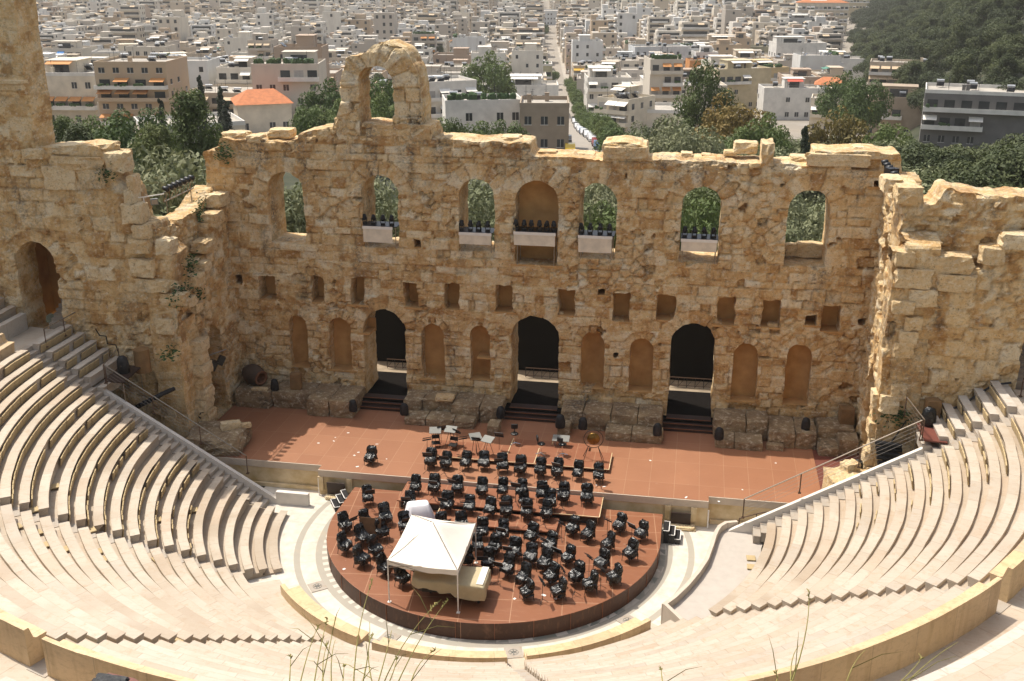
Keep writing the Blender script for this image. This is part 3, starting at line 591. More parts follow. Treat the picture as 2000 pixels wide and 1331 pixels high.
# ------------------------------------------------------------------ seating
CC = (-.72, -10.76)
def rowr(i): return 23.52-.645*i, 6.9-.408*i
def rp(r, th):
    # circle round CC, running straight on towards the stage beyond the half circle
    if th < -PI: return CC[0]-r, CC[1]+(-PI-th)*r
    if th > 0: return CC[0]+r, CC[1]+th*r
    return CC[0]+r*math.cos(th), CC[1]+r*math.sin(th)
def sweep(name, prof, r0, z0, th0, th1, m, parent, row, seed=0, dmg=0.0, vjit=0, step=.42, worn=None):
    n = max(2, int(abs(th1-th0)*r0/step)); V = []; UV = []; W = []; L = len(prof); F = []
    vs = [0]
    for a, b in zip(prof[:-1], prof[1:]): vs.append(vs[-1]+.12)
    for k in range(n+1):
        th = th0+(th1-th0)*k/n; s = th*r0
        h = 0
        if dmg: h = max(0., float(fbm(s*.55, row*7.7, seed))-.46)*dmg*1.4
        blk = math.floor(s/1.35+row*3.37)
        jz = (float(h2(blk, row*1.9, 5.0))-.5)*.022; jr = (float(h2(blk, row*2.3, 9.0))-.5)*.03
        for j, (dr, dz) in enumerate(prof):
            e = h*(float(vn(s*3, j*2.1+row, seed+2))*.6+.4) if j in (1, 2, 3) else 0
            x, y = rp(r0+dr+jr*(j > 0)+min(e, .3), th); V.append((x, y, z0+dz+jz-min(e*.8, .22)*(j in (2, 3)))); UV.append((s+e*.2+(.45 if j > 7 else 0), row*2+(1.3 if j > 7 else .3))); W.append(min(1, h*5+(.75 if L > 10 and j in (3, 4) else (.42 if L > 10 and j > 7 else 0))))  # chip wear, a shade line painted along the lip, a darker footwell tone
    for k in range(n):
        for j in range(L-1): F.append((k*L+j, (k+1)*L+j, (k+1)*L+j+1, k*L+j+1))
    F.append(tuple(range(L-1, -1, -1))); F.append(tuple(range(n*L, n*L+L)))
    return mesh_obj(name, V, F, m, parent, False, {'worn': W}, uv=np.array(UV))
SEAT = [(.075, -.55), (.07, -.32), (.015, -.07), (.0, -.045), (.0, 0), (.03, .0), (.39, .0), (.40, -.02), (.40, -.15), (.72, -.15), (.82, -.15), (.82, -.6)]
AI = [-2.513, -1.908, -1.285, -.672]          # radial stairs (the centre of each aisle)
def a_off(r, d): return d/r
secs = []
names = ['marble seating section at the far left with beige cushions along its rows', 'marble seating section at the lower left between the two left stairs', 'marble seating section at the bottom centre left of the middle stairs',
         'marble seating section at the bottom right between the middle and right stairs', 'sunlit marble seating section on the right beside the concrete ramp']
HA = .36                                       # half width of a radial stair
LEDGE_L, LEDGE_R = -11.3, -11.3
for s in range(5):
    t = empty('seating_section', (0, 0, 0), 0, names[s], 'seating', 'marble seating sections'); secs.append(t)
    last = {0: 21, 1: 18, 2: 18, 3: 18, 4: 16}[s]
    for i in range(0, last+1):
        r, z = rowr(i)
        lo_ = -PI+math.asin((-LEDGE_L+CC[1])/-r)*-1 if s == 0 else AI[s-1]+HA/r
        if s == 0: lo_ = -PI+math.asin((11.3+CC[1])/r)
        hi_ = AI[s]-HA/r if s < 4 else -math.asin((11.3+CC[1])/r)
        dm = {0: 1.1 if i > 9 else .15, 1: .75, 2: .35, 3: .3, 4: (1.5 if i in (12, 13, 16) else .25)}[s]
        if i == 0:
            continue
        zz = {20: -1.03, 21: -1.2}.get(i, z)
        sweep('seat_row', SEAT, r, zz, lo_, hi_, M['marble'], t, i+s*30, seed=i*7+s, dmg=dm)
    # bench with a curved back along the upper walkway
    r, z = rowr(0); lo_ = -PI+math.asin((11.3+CC[1])/r) if s == 0 else AI[s-1]+HA/r; hi_ = AI[s]-HA/r if s < 4 else -math.asin((11.3+CC[1])/r)
    bench = tag(sweep('backed_bench', [(.10, -.8), (.05, -.1), (0, -.05), (0, 0), (.34, 0), (.42, .06), (.50, .38), (.52, .42), (.66, .42), (.66, -.85)], r, z, lo_, hi_, M['marble_golden'], None, 200+s, seed=s, dmg=.05),
        ['marble bench with a high back closing the far left seating section', 'marble bench with a high back above the lower left seating section', 'marble bench with a high back at the bottom centre left', 'marble bench with a high back at the bottom centre right', 'marble bench with a high back above the right seating section'][s], 'stone bench', 'backed benches along the walkway')
# short rows between the stage-side aisle and the wing walls
for side in (0, 1):
    t = empty('seating_section', (0, 0, 0), 0, ['short marble seat rows between the left aisle and the left wing wall, mostly in shade', 'short marble seat rows beside the maroon table at the right wing wall'][side], 'seating', 'marble seating sections')
    for i in range(1, 6):
        r, z = rowr(i); yy0, yy1 = -10.35, -7.35
        th = [(-PI-(yy1-CC[1])/r, -PI-(yy0-CC[1])/r), ((yy0-CC[1])/r, (yy1-CC[1])/r)][side]
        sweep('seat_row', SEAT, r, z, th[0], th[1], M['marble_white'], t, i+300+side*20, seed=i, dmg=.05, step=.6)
    for i in (6, 7):
        r, z = rowr(i); yy0, yy1 = -10.35, [-8.6, -8.9][side]
        th = [(-PI-(yy1-CC[1])/r, -PI-(yy0-CC[1])/r), ((yy0-CC[1])/r, (yy1-CC[1])/r)][side]
        if i == 6: sweep('seat_row', SEAT, r, z-.1, th[0], th[1], M['marble_white'], t, i+300+side*20, seed=i, step=.6)
# radial stairs: two steps to a row
def stair(pts_fn, label, last):
    b = MB()
    for i in range(1, last+1):
        r, z = rowr(i)
        for q in range(2):
            ra = r+.41-q*.3225; zt = z-.13-q*.204
            V = []
            for rr in (ra, ra+.35):
                for zz in (zt-.5, zt):
                    for sgn in (-1, 1): x, y = pts_fn(rr, sgn); V.append((x, y, zz))
            b.add(V, [(0, 1, 3, 2), (4, 6, 7, 5), (0, 2, 6, 4), (1, 5, 7, 3), (2, 3, 7, 6), (0, 4, 5, 1)])
    V = []
    for rr in (23.3, 24.3):
        for zz in (5.9, 6.14):
            for sgn in (-1, 1): x, y = pts_fn(rr, sgn); V.append((x, y, zz))
    b.add(V, [(0, 1, 3, 2), (4, 6, 7, 5), (0, 2, 6, 4), (1, 5, 7, 3), (2, 3, 7, 6), (0, 4, 5, 1)])
    tag(b.build('stairs', M['marble_white']), label, 'stairs', 'marble stairs between the seats')
for k, a in enumerate(AI):
    stair(lambda r, s, a=a: (CC[0]+r*math.cos(a+s*(HA+.02)/r), CC[1]+r*math.sin(a+s*(HA+.02)/r)), ['white marble stairs at the right edge of the cushioned left section', 'white marble stairs near the bottom left corner', 'white marble stairs at the bottom centre', 'white marble stairs at the right below the concrete ramp'][k], 18)
stair(lambda r, s: (CC[0]-r, -10.82+s*.47), 'white marble stairs beside the left handrail', 19)
stair(lambda r, s: (CC[0]+r, -10.82+s*.47), 'white marble stairs beside the right handrail', 17)
# sloping white side walls that carry the handrails
M['ledge'] = simple('white_marble_ledge', (.68, .635, .565), .6, .1, 2)
def ledge(side, label):
    sg = -1 if side == 0 else 1; b = MB(); P = []
    (r0, z0), (r1, z1) = rowr(19 if side == 0 else 18), rowr(6); y0, y1 = -10.34, -10.12
    x0, x1 = CC[0]+sg*(r0-.4), CC[0]+sg*(r1+.3); za, zb = z0-.36, z1-.10
    V = [(x0, y0, -1.6), (x1, y0, -1.6), (x1, y0, zb), (x0, y0, za), (x0, y1, -1.6), (x1, y1, -1.6), (x1, y1, zb), (x0, y1, za)]
    b.add(V, [(0, 1, 2, 3), (7, 6, 5, 4), (0, 4, 5, 1), (1, 5, 6, 2), (2, 6, 7, 3), (3, 7, 4, 0)])
    if side == 0: b.box((x0+.75, (y0+y1)/2, -1.1), (1.7, .24, .7))
    return tag(b.build('stair_side_wall', M['ledge']), label, 'side wall')
ledge(0, 'sloping white wall beside the left stairs carrying a handrail'); ledge(1, 'sloping white wall beside the right stairs carrying a handrail')
# upper walkway and upper rows
def ring(name, r0, r1, z, th0, th1, m, row, kind=None, n=90):
    V = []; UV = []; F = []
    for k in range(n+1):
        th = th0+(th1-th0)*k/n
        for j, r in enumerate((r0, r1)): x, y = rp(r, th); V.append((x, y, z)); UV.append((th*r0, row+.1+.8*j))
    F = [(2*k, 2*k+2, 2*k+3, 2*k+1) for k in range(n)]
    return mesh_obj(name, V, F, m, None, uv=np.array(UV))
EXT0, EXT1 = -PI-3.5/24, 3.4/24
wk = ring('walkway', 23.9, 25.6, 6.12, EXT0, EXT1, M['marble'], 90); tag(wk, kind='structure', label='marble paved walkway between the seating tiers')
up = [(-PI-3.4/26, AI[0]-.02, 'upper marble seat rows at the upper left edge'), (AI[0]+.02, AI[1]-.02, 'upper marble seat rows at the bottom left corner'), (AI[1]+.02, AI[2]-.02, 'upper marble seat rows nearest the camera left of centre'), (AI[2]+.02, AI[3]-.02, 'upper marble seat rows at the bottom right corner'), (AI[3]+.02, 2.6/26, 'upper marble seat rows at the right edge')]
for k, (t0, t1, lab) in enumerate(up):
    t = empty('seating_section', (0, 0, 0), 0, lab, 'seating', 'marble seating sections')
    sweep('podium_wall', [(0, -1.0), (0, .0), (.35, 0), (.35, -.2)], 25.45, 7.0, t0, t1, M['marble_white'], t, 400+k, step=.8)
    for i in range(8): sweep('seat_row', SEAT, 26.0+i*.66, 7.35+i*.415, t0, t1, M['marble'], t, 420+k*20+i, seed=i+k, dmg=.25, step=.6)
# steps and end block at the upper left
b = MB()
for q in range(7): b.box((-24.35-q*.02, -6.85+q*.3, 6.2+q*.17), (1.7, .34, .36))
tag(b.build('stairs', M['marble']), 'narrow marble steps climbing into the arched doorway at the left', 'stairs')
b = MB()
for q in range(9): b.box((23.9, -6.8+q*.3, 6.2+q*.19), (1.5, .34, .4))
tag(b.build('stairs', M['marble']), 'pale steps climbing through the wall at the right edge', 'stairs')

# ------------------------------------------------------------------ orchestra floor with marble rings, low front benches
def orchestra():
    m = mat('orchestra_marble', rough=.45); t = NT(m); c = t.n('NewGeometry'); sp = t.n('SeparateXYZ'); t.l(c.outputs['Position'], sp.inputs[0])
    X = t.math('SUBTRACT', sp.outputs[0], -.1); Y = t.math('SUBTRACT', sp.outputs[1], -11.9)
    R = t.math('SQRT', t.math('ADD', t.math('MULTIPLY', X, X), t.math('MULTIPLY', Y, Y))); A = t.math('ARCTAN2', Y, X)
    n = t.noise(t.geo(), 2.2, 6, .6); n2 = t.noise(t.geo((1, 3, 1)), 4, 5)
    white = t.mix(t.ramp(n, bw(.4, .75)), (.62, .57, .49), (.50, .44, .355)); greyc = t.mix(n, (.40, .36, .29), (.33, .30, .25))
    # checker of grey, green and white slabs next to the platform
    ca = t.math('MULTIPLY', A, 16.0); rr = t.math('MULTIPLY', R, 2.6); k1 = t.math('FLOOR', ca); k2 = t.math('FLOOR', rr)
    fa = t.math('FRACT', ca); dg = t.math('GREATER_THAN', t.math('ADD', fa, t.math('FRACT', rr)), 1.0)
    cb = t.n('CombineXYZ'); t.l(k1, cb.inputs[0]); t.l(dg, cb.inputs[1]); wn = t.n('TexWhiteNoise', noise_dimensions='2D'); t.l(cb.outputs[0], wn.inputs[0])
    chk = t.ramp(wn.outputs['Value'], [(0, (.19, .20, .17)), (.3, (.30, .29, .24)), (.55, (.42, .38, .31)), (.8, (.58, .53, .45))])
    chk2 = t.mix(t.math('GREATER_THAN', t.math('ADD', fa, t.math('MULTIPLY', n, .0)), .52), greyc, (.58, .53, .45))
    left = t.math('LESS_THAN', sp.outputs[0], -.6); chk = t.mix(left, chk, chk2)
    def between(a, b_): return t.math('MULTIPLY', t.math('GREATER_THAN', R, a), t.math('LESS_THAN', R, b_))
    c = white; c = t.mix(between(7.0, 8.12), c, chk); c = t.mix(between(8.12, 8.42), c, greyc); c = t.mix(between(9.13, 9.42), c, greyc)
    sq = t.math('LESS_THAN', t.math('FRACT', t.math('MULTIPLY', A, 5.1)), .012); c = t.mix(t.math('MULTIPLY', t.math('MULTIPLY', sq, between(8.42, 12)), .5), c, (.35, .28, .2))
    st = t.ramp(t.noise(t.geo(), .9, 4), bw(.6, .75)); c = t.mix(t.math('MULTIPLY', st, .25), c, (.52, .36, .22))
    t.col(c); return m
M['orch'] = orchestra()
o = mesh_obj('orchestra_floor', [(-13, -8.5, -1.44), (13, -8.5, -1.44), (13, -23.2, -1.44), (-13, -23.2, -1.44)], [(0, 1, 2, 3)], M['orch']); tag(o, kind='structure', label='white and grey marble orchestra floor in rings')
LC = (-.40, -11.63)
def lowbench(t0, t1, lab):
    n = 26; V = []; prof = [(9.55, -1.44), (9.55, -1.08), (9.50, -1.03), (10.05, -1.05), (10.16, -.72), (10.36, -.72), (10.36, -1.5)]; L = len(prof); UV = []
    for k in range(n+1):
        th = t0+(t1-t0)*k/n
        for j, (r, z) in enumerate(prof): V.append((LC[0]+r*math.cos(th), LC[1]+r*math.sin(th), z)); UV.append((th*10, 600+j*.1))
    F = [(k*L+j, (k+1)*L+j, (k+1)*L+j+1, k*L+j+1) for k in range(n) for j in range(L-1)]+[tuple(range(L-1, -1, -1)), tuple(range(n*L, n*L+L))]
    tag(mesh_obj('low_bench', V, F, M['marble_golden'], uv=np.array(UV)), lab, 'stone bench', 'low curved benches round the orchestra')
def lth(px, py): p = az(px, py, -.72); return math.atan2(p[1]-LC[1], p[0]-LC[0])
lowbench(lth(556, 1140), lth(700, 1240), 'low curved marble bench wall at the left of the orchestra rim'); lowbench(lth(730, 1250), lth(990, 1280), 'low curved marble bench wall at the bottom centre of the orchestra rim'); lowbench(lth(1028, 1276), lth(1266, 1208), 'low curved marble bench wall at the bottom right of the orchestra rim')
# carved rosette slabs let into the white ring
for k, (px, py) in enumerate([(620, 1146), (760, 1246), (1003, 1275), (1226, 1213)]):
    p = az(px, py, -1.43); t = empty('rosette_slab', (p[0], p[1], -1.436), math.atan2(p[1]+11.9, p[0]+.1), 'square white marble slab with a round rosette, %s along the rim' % ('leftmost', 'second from the left', 'third from the left', 'rightmost')[k], 'floor slab', 'rosette slabs')
    MB().box((0, 0, .012), (.72, .72, .024)).build('slab', M['marble_white'], t)
    b = MB()
    for q in range(6): a = q*PI/3; b.tube((.03*math.cos(a), .03*math.sin(a), .03), (.15*math.cos(a), .15*math.sin(a), .03), .022, 4)
    for q in range(20): a, a2 = q*PI/10, (q+1)*PI/10; b.tube((.19*math.cos(a), .19*math.sin(a), .026), (.19*math.cos(a2), .19*math.sin(a2), .026), .012, 4)
    b.build('rosette', M['gray'], t)
# infill passage behind the low benches and floor under the seats
pf = []
for k in range(61): th = AI[0]+(AI[3]-AI[0])*k/60; pf.append((th))
V = []; F = []
for k, th in enumerate(pf):
    for r, z in ((10.2, -1.2), (12.6, -1.0)): V.append((CC[0]+.2+r*math.cos(th), CC[1]-.5+r*math.sin(th), z))
F = [(2*k, 2*k+2, 2*k+3, 2*k+1) for k in range(60)]
tag(mesh_obj('passage_floor', V, F, M['marble'], uv=np.array([(k, 700) for k in range(len(V))])), kind='structure')
# pale concrete ramp on the right with its curved upstand
rt = empty('concrete_ramp', (11, -13, -1), 0, 'smooth pale concrete landing with a curved kerb wall right of the orchestra', 'ramp')
cur = [az(*q, -.45) for q in [(1440, 1018), (1418, 1020), (1406, 1027), (1400, 1036), (1395, 1048), (1391, 1062), (1380, 1092), (1364, 1116), (1342, 1142), (1318, 1165), (1296, 1181)]]
b = MB(); n = len(cur); rgt = [(12.6, -9.7), (12.6, -10.2), (12.5, -10.8), (12.3, -11.6), (12.2, -12.4), (12.0, -13.2), (11.6, -14.6), (11.1, -15.9), (10.5, -17.0), (9.9, -18.0), (9.35, -18.75)]
V = [(c[0], c[1], -.80) for c in cur]+[(x, y, -.76) for x, y in rgt]; b.add(V, [(k, k+1, n+k+1, n+k) for k in range(n-1)]); b.build('landing', M['concrete'], rt, world=True)
b = MB(); V = []
for k, c in enumerate(cur):
    p = Vector(cur[max(0, k-1)][:2].tolist()); q = Vector(cur[min(n-1, k+1)][:2].tolist()); d = (q-p).normalized(); nn = Vector((-d.y, d.x))*.09
    for sx, z in ((1, -1.44), (1, -.45), (-1, -.45), (-1, -1.44)): V.append((c[0]+nn.x*sx, c[1]+nn.y*sx, z))
b.add(V, [(k*4+j, (k+1)*4+j, (k+1)*4+(j+1) % 4, k*4+(j+1) % 4) for k in range(n-1) for j in range(4)]+[(0, 1, 2, 3), (n*4-1, n*4-2, n*4-3, n*4-4)]); b.build('kerb_wall', M['render'], rt, world=True)
e0 = cur[-1]; e1 = Vector((9.45, -18.95)); b = MB(); b.add([(e0[0], e0[1], -1.5), (e1.x, e1.y, -1.5), (e1.x, e1.y, -.74), (e0[0], e0[1], -.42), (e0[0]+.1, e0[1]+.15, -1.5), (e1.x+.1, e1.y+.15, -1.5), (e1.x+.1, e1.y+.15, -.74), (e0[0]+.1, e0[1]+.15, -.42)],
    [(0, 1, 2, 3), (7, 6, 5, 4), (3, 2, 6, 7), (0, 3, 7, 4), (1, 5, 6, 2)]); b.build('end_wall', M['render'], rt, world=True)
# cushions: stood up against the risers, a few lying on the seats
cu = MB(); cu.box((0, 0, .2), (.42, .06, .40)); cum = cu.build('seat_cushion', M['cushion']); CUS = []
bv = cum.modifiers.new('soft', 'BEVEL'); bv.width = .02; bv.segments = 2
def ordn(k): return ['first', 'second', 'third', 'fourth', 'fifth', 'sixth', 'seventh', 'eighth', 'ninth', 'tenth', 'eleventh', 'twelfth', 'thirteenth', 'fourteenth', 'fifteenth', 'sixteenth', 'seventeenth', 'eighteenth', 'nineteenth', 'twentieth'][k] if k < 20 else '%dth' % (k+1)
rnd = random.Random(4)
def cushion_at(r, th, z, tilt, lab, flat=False):
    x, y = rp(r, th); c = {'l': Vector((x, y, z)), 'a': (max(-PI, min(0, th)))+PI/2, 't': tilt, 'lab': lab, 'flat': flat}; CUS.append(c)
for i in range(1, 16):
    r, z = rowr(i); lo_ = -PI+math.asin((11.3+CC[1])/r)+.25/r; hi_ = AI[0]-.5/r; th = lo_
    while th < hi_:
        dens = .93 if i < 10 else .68
        run = float(vn(th*r*.35, i*3.1, 77))
        if run > (.20 if i < 10 else .36) and rnd.random() < dens and th < lo_+(hi_-lo_)*(1.0 if i > 3 else .95):
            cushion_at(r+rnd.uniform(-.02, .015), th, z-.50, -.16, 'beige seat cushion leaning on a riser of the left section, %s row from the top' % ordn(i))
        elif rnd.random() < .05: cushion_at(r-.25, th, z-.49, 0, 'beige cushion lying flat in the left section, %s row from the top' % ordn(i), True)
        th += .44/r
for i in range(1, 5):
    r, z = rowr(i)
    for q in range(6):
        if rnd.random() < .68: cushion_at(r+.0, -PI-((-10.1+q*.45)-CC[1])/r, z-.50, -.16, 'beige cushion on the short rows by the left wing wall, %s row from the top' % ordn(i))
for i in range(1, 11):
    r, z = rowr(i)
    for q in range(6 if i < 5 else 0):
        if rnd.random() < .8: cushion_at(r+.0, ((-10.1+q*.45)-CC[1])/r, z-.50, -.16, 'beige cushion on the short rows by the right wing wall, %s row from the top' % ordn(i))
    for q in range(9):
        if rnd.random() < (.75 if i < 7 else .45): cushion_at(r+.0, -math.asin((11.3+CC[1])/r)-(.3+q*.44)/r, z-.50, -.16, 'beige cushion on the sunlit right section, %s row from the top' % ordn(i))
for px, py, z in [(1458, 1090, -.72), (1459, 1107, -.72), (45, 1043, 4.0), (86, 1063, 3.4), (40, 1100, 4.6), (111, 1103, 3.0), (150, 1110, 2.6), (190, 1056, 2.2), (215, 1108, 1.9), (225, 1123, 1.9), (293, 1127, .9), (322, 1130, .5), (250, 1170, 2.5), (287, 1192, 2.0), (362, 1253, 3.3), (555, 1255, -.2)]:
    p = az(px, py, z); r = math.hypot(p[0]-CC[0], p[1]-CC[1]); i = round((23.52+.35-r)/.645); rr, zz = rowr(i)
    if z < -.7: zz = -.64
    CUS.append({'l': Vector((p[0], p[1], zz-.11+.0)), 'a': math.atan2(p[1]-CC[1], p[0]-CC[0])+PI/2, 't': 0, 'lab': 'beige cushion left lying on the marble among the lower rows', 'flat': True})
def cushion_xf(o, c):
    if c['flat']: o.location = c['l']+Vector((0, 0, .035)); o.rotation_euler = (PI/2, 0, c['a']+.2)
    else: o.location = c['l']; o.rotation_euler = (c['t'], 0, c['a'])
def dist(c): return (c['l']-Vector(CAM.tolist())).length
CUS.sort(key=dist); singles = CUS[:295]; rest = CUS[295:]
for k, c in enumerate(singles):
    o = cum if k == 0 else cum.copy()
    if k: C.objects.link(o)
    cushion_xf(o, c); tag(o, c['lab'], 'cushion', 'beige seat cushions on the marble rows')
b = MB()
for c in rest:
    R = rotm(c['a'], PI/2 if c['flat'] else c['t']); n0 = len(b.v); b.box((0, 0, .2), (.42, .06, .40))
    for q in range(n0, len(b.v)): b.v[q] = tuple(c['l']+R @ Vector(b.v[q]))
if rest: tag(b.build('seat_cushions', M['cushion']), 'many more beige cushions along the far left rows', 'cushions', kind='stuff')
# ------------------------------------------------------------------ round platform and risers
ZP = -.63
pt = empty('round_platform', (-.1, -12, -1.44), 0, 'semicircular red-brown stage platform filling the orchestra', 'platform')
arc = [(-.1+7.82*math.cos(a), -12+7.82*math.sin(a)) for a in np.linspace(-PI+.02, -.02, 61)]
top = [(7.72, -9.5), (-7.82, -9.38)]+arc
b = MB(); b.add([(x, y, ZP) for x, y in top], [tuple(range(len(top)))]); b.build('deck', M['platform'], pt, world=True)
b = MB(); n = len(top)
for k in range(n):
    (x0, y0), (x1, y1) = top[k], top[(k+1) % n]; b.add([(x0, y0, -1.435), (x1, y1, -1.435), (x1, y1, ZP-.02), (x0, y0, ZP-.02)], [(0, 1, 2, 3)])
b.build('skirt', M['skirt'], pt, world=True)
b = MB()
for k in range(2, n-1):
    (x0, y0), (x1, y1) = top[k], top[k+1]; b.tube((x0, y0, ZP-.012), (x1, y1, ZP-.012), .013, 5)
b.build('edge_trim', M['riser'], pt, world=True)
b = MB()
for a in np.linspace(-PI+.12, -.15, 15): x, y = -.1+7.835*math.cos(a), -12+7.835*math.sin(a); b.box((x, y, -1.03), (.02, .02, .78), rz=a)
b.build('skirt_joint', M['riser'], pt, world=True)
def riser(label, x0, x1, y0, y1, z, zb, legs, strips):
    t = empty('riser', ((x0+x1)/2, (y0+y1)/2, zb), 0, label, 'riser', 'stepped risers of the orchestra')
    MB().box(((x0+x1)/2, (y0+y1)/2, z-.03), (x1-x0, y1-y0, .06)).build('deck', M['riser'], t, world=True)
    MB().box(((x0+x1)/2, y0+.12, (z-.1+zb)/2), (x1-x0-.25, .03, max(.03, z-zb-.1))).build('underdeck_shade', M['black'], t, world=True)  # black strip standing in for the shade under the open deck
    for x in legs:
        for y in (y0+.06, y1-.06): MB().tube((x, y, zb), (x, y, z-.06), .025, 6).build('leg', M['steel'], t, world=True)
    b = MB()
    for s in strips: b.box(((s[0]+s[2])/2, (s[1]+s[3])/2, z+.006), (max(.035, abs(s[2]-s[0])), max(.035, abs(s[3]-s[1])), .018))
    b.build('edge_strip', M['proscenium'], t, world=True)
riser('low red-brown riser on the stage carrying the gong and drum stools', -4.5, 4.88, -6.85, -4.9, .2, 0, (-4.4, -2.2, 0, 2.2, 4.75), [(4.86, -6.85, 4.86, -4.9), (-.55, -6.8, -.55, -4.0), (1.0, -6.8, 1.0, -5.0), (-4.5, -6.86, 4.88, -6.86)])
riser('narrow red-brown riser behind the low one, under the drum stools', -.5, 3.6, -4.88, -4.0, .19, 0, (-.4, 1.6, 3.5), [(1.6, -4.4, 1.6, -4.0)])
riser('long red-brown riser on legs just in front of the stage edge', -5.1, 4.8, -11.1, -9.1, -.2, ZP, (-5.0, -2.4, 0, 2.4, 4.7), [(4.79, -11.1, 4.79, -9.1), (2.4, -11.1, 4.8, -11.1)])
riser('short lower red-brown riser in the middle of the round platform', -2.95, 2.9, -12.5, -11.12, -.4, ZP, (-2.9, 0, 2.85), [(.5, -12.5, .5, -11.15), (-2.94, -12.5, -2.94, -11.15)])
# black step units at the platform corners
for i, (x, y, rz, lab) in enumerate([(-8.25, -9.95, .55, 'black step unit with white edges at the left corner of the round platform'), (8.05, -10.35, -.02, 'black step unit with white edges at the right corner of the round platform')]):
    t = empty('step_unit', (x, y, -1.44), rz, lab, 'steps'); s = -1 if i == 0 else 1
    for q in range(3):
        MB().box((s*(-.1+q*.27), 0, .66-q*.2-.06), (.28, .95, .12)).build('tread', M['black'], t)
        b = MB(); xx = s*(-.1+q*.27); zt = .662-q*.2
        for (dx, dy, lx, ly) in ((.13*s, 0, .035, .95), (0, .46, .28, .035), (0, -.46, .28, .035)): b.box((xx+dx, dy, zt), (lx, ly, .016))
        b.build('white_edge', M['whitepaint'], t)
    b = MB()
    for yy in (-.45, .45):
        for q in range(3): b.box((s*(-.1+q*.27), yy, (.6-q*.2)/2), (.24, .04, .6-q*.2))
    b.build('frame', M['black'], t)

# ------------------------------------------------------------------ orchestra chairs under black sacks
def cover_mesh(seed, slump=0.0):
    rnd = random.Random(seed); rings = [(.25+rnd.uniform(-.04, .06), -.27, .27, .26), (.36, -.29, .28, .27), (.46, -.29, .28, .265), (.505, -.25, .285, .25), (.55, -.08, .29, .24), (.60, .04, .29, .235), (.74, .07+slump, .31, .245), (.86, .09+slump, .31, .24), (.94, .12+slump, .29, .215), (.975, .16+slump, .26, .15)]
    V = []; n = 22; F = []
    for q, (z, y0, y1, hw) in enumerate(rings):
        for k in range(n):
            a = 2*PI*k/n; cx = abs(math.cos(a))**.55*math.copysign(1, math.cos(a)); cy = abs(math.sin(a))**.55*math.copysign(1, math.sin(a))
            j = .026 if q else .05
            fold = .018*math.sin(a*7+seed+q*.7)
            V.append((cx*(hw+fold)+rnd.uniform(-j, j), (y0+y1)/2+cy*((y1-y0)/2+fold)+rnd.uniform(-j, j), z+rnd.uniform(-j, j)*(1.2 if q == 0 else .8)))
    for q in range(len(rings)-1): F += [(q*n+k, q*n+(k+1) % n, (q+1)*n+(k+1) % n, (q+1)*n+k) for k in range(n)]
    F.append(tuple((len(rings)-1)*n+k for k in range(n)))
    return V, F
protos = []
def chair_proto(k):
    t = empty('covered_chair', (0, 0, -50)); V, F = cover_mesh(k*13+1, [0, .03, -.03, .05, 0, -.02][k % 6])
    mesh_obj('plastic_cover', V, F, M['bag'], t, False)
    for sx in (-1, 1):
        for y0, y1 in ((-.20, -.24), (.18, .26)): MB().tube((sx*.21, y0, .45), (sx*.23, y1, 0), .014, 5).build('leg', M['black'], t)
    MB().box((0, -.02, .44), (.44, .44, .03)).build('seat', M['black'], t)
    return t
def stand_proto(tilt):
    t = empty('music_stand', (0, 0, -50)); b = MB()
    MB().tube((0, 0, .12), (0, 0, 1.05), .013, 6).build('pole', M['black'], t)
    for q in range(3): a = q*2.094+.4; MB().tube((0, 0, .2), (.26*math.cos(a), .26*math.sin(a), .015), .011, 5).build('leg', M['black'], t)
    MB().box((0, .03, 1.12), (.50, .015, .33), rx=tilt).box((0, -.03, .98), (.50, .07, .02), rx=tilt).build('desk', M['black'], t)
    return t
CH = [chair_proto(k) for k in range(6)]; STN = [stand_proto(t) for t in (-.5, -.75, -1.0)]
used_c = set(); used_s = set(); CI = [0]; SI = [0]
def take(protos, used, k):
    p = protos[k % len(protos)]
    if k % len(protos) not in used: used.add(k % len(protos)); return p
    return copy_tree(p)
TG = Vector((.2, -19.6))
def zoompx(x, y): return 600+x/2.857, 865+y/2.857
rnd = random.Random(11)
def place_chair(zx, zy, z, label, group, face=None, jit=.25, stand=True, slabel=None):
    px, py = zoompx(zx, zy); p = az(px, py, z); k = CI[0]; CI[0] += 1
    o = take(CH, used_c, k); d = (TG-Vector((p[0], p[1]))) if face is None else Vector((math.sin(face), -math.cos(face)))
    d.normalize(); o.location = (p[0], p[1], z+.002); o.rotation_euler = (0, 0, math.atan2(d.x, -d.y)+rnd.uniform(-jit, jit)); sc = rnd.uniform(.95, 1.06); o.scale = (sc*rnd.uniform(.98, 1.12), sc*rnd.uniform(.98, 1.1), sc*rnd.uniform(.95, 1.05))
    tag(o, label, 'chair', group)
    if stand:
        k = SI[0]; SI[0] += 1; s = take(STN, used_s, k); q = Vector((p[0], p[1]))+d*rnd.uniform(.62, .78)+Vector((-d.y, d.x))*rnd.uniform(-.15, .15)
        s.location = (q.x, q.y, stand if isinstance(stand, float) else z); s.rotation_euler = (0, 0, math.atan2(d.x, -d.y)+PI+rnd.uniform(-.3, .3)); sc = rnd.uniform(.85, 1.0); s.scale = (sc, sc, sc)
        tag(s, slabel, 'music stand', 'music stands of the orchestra')
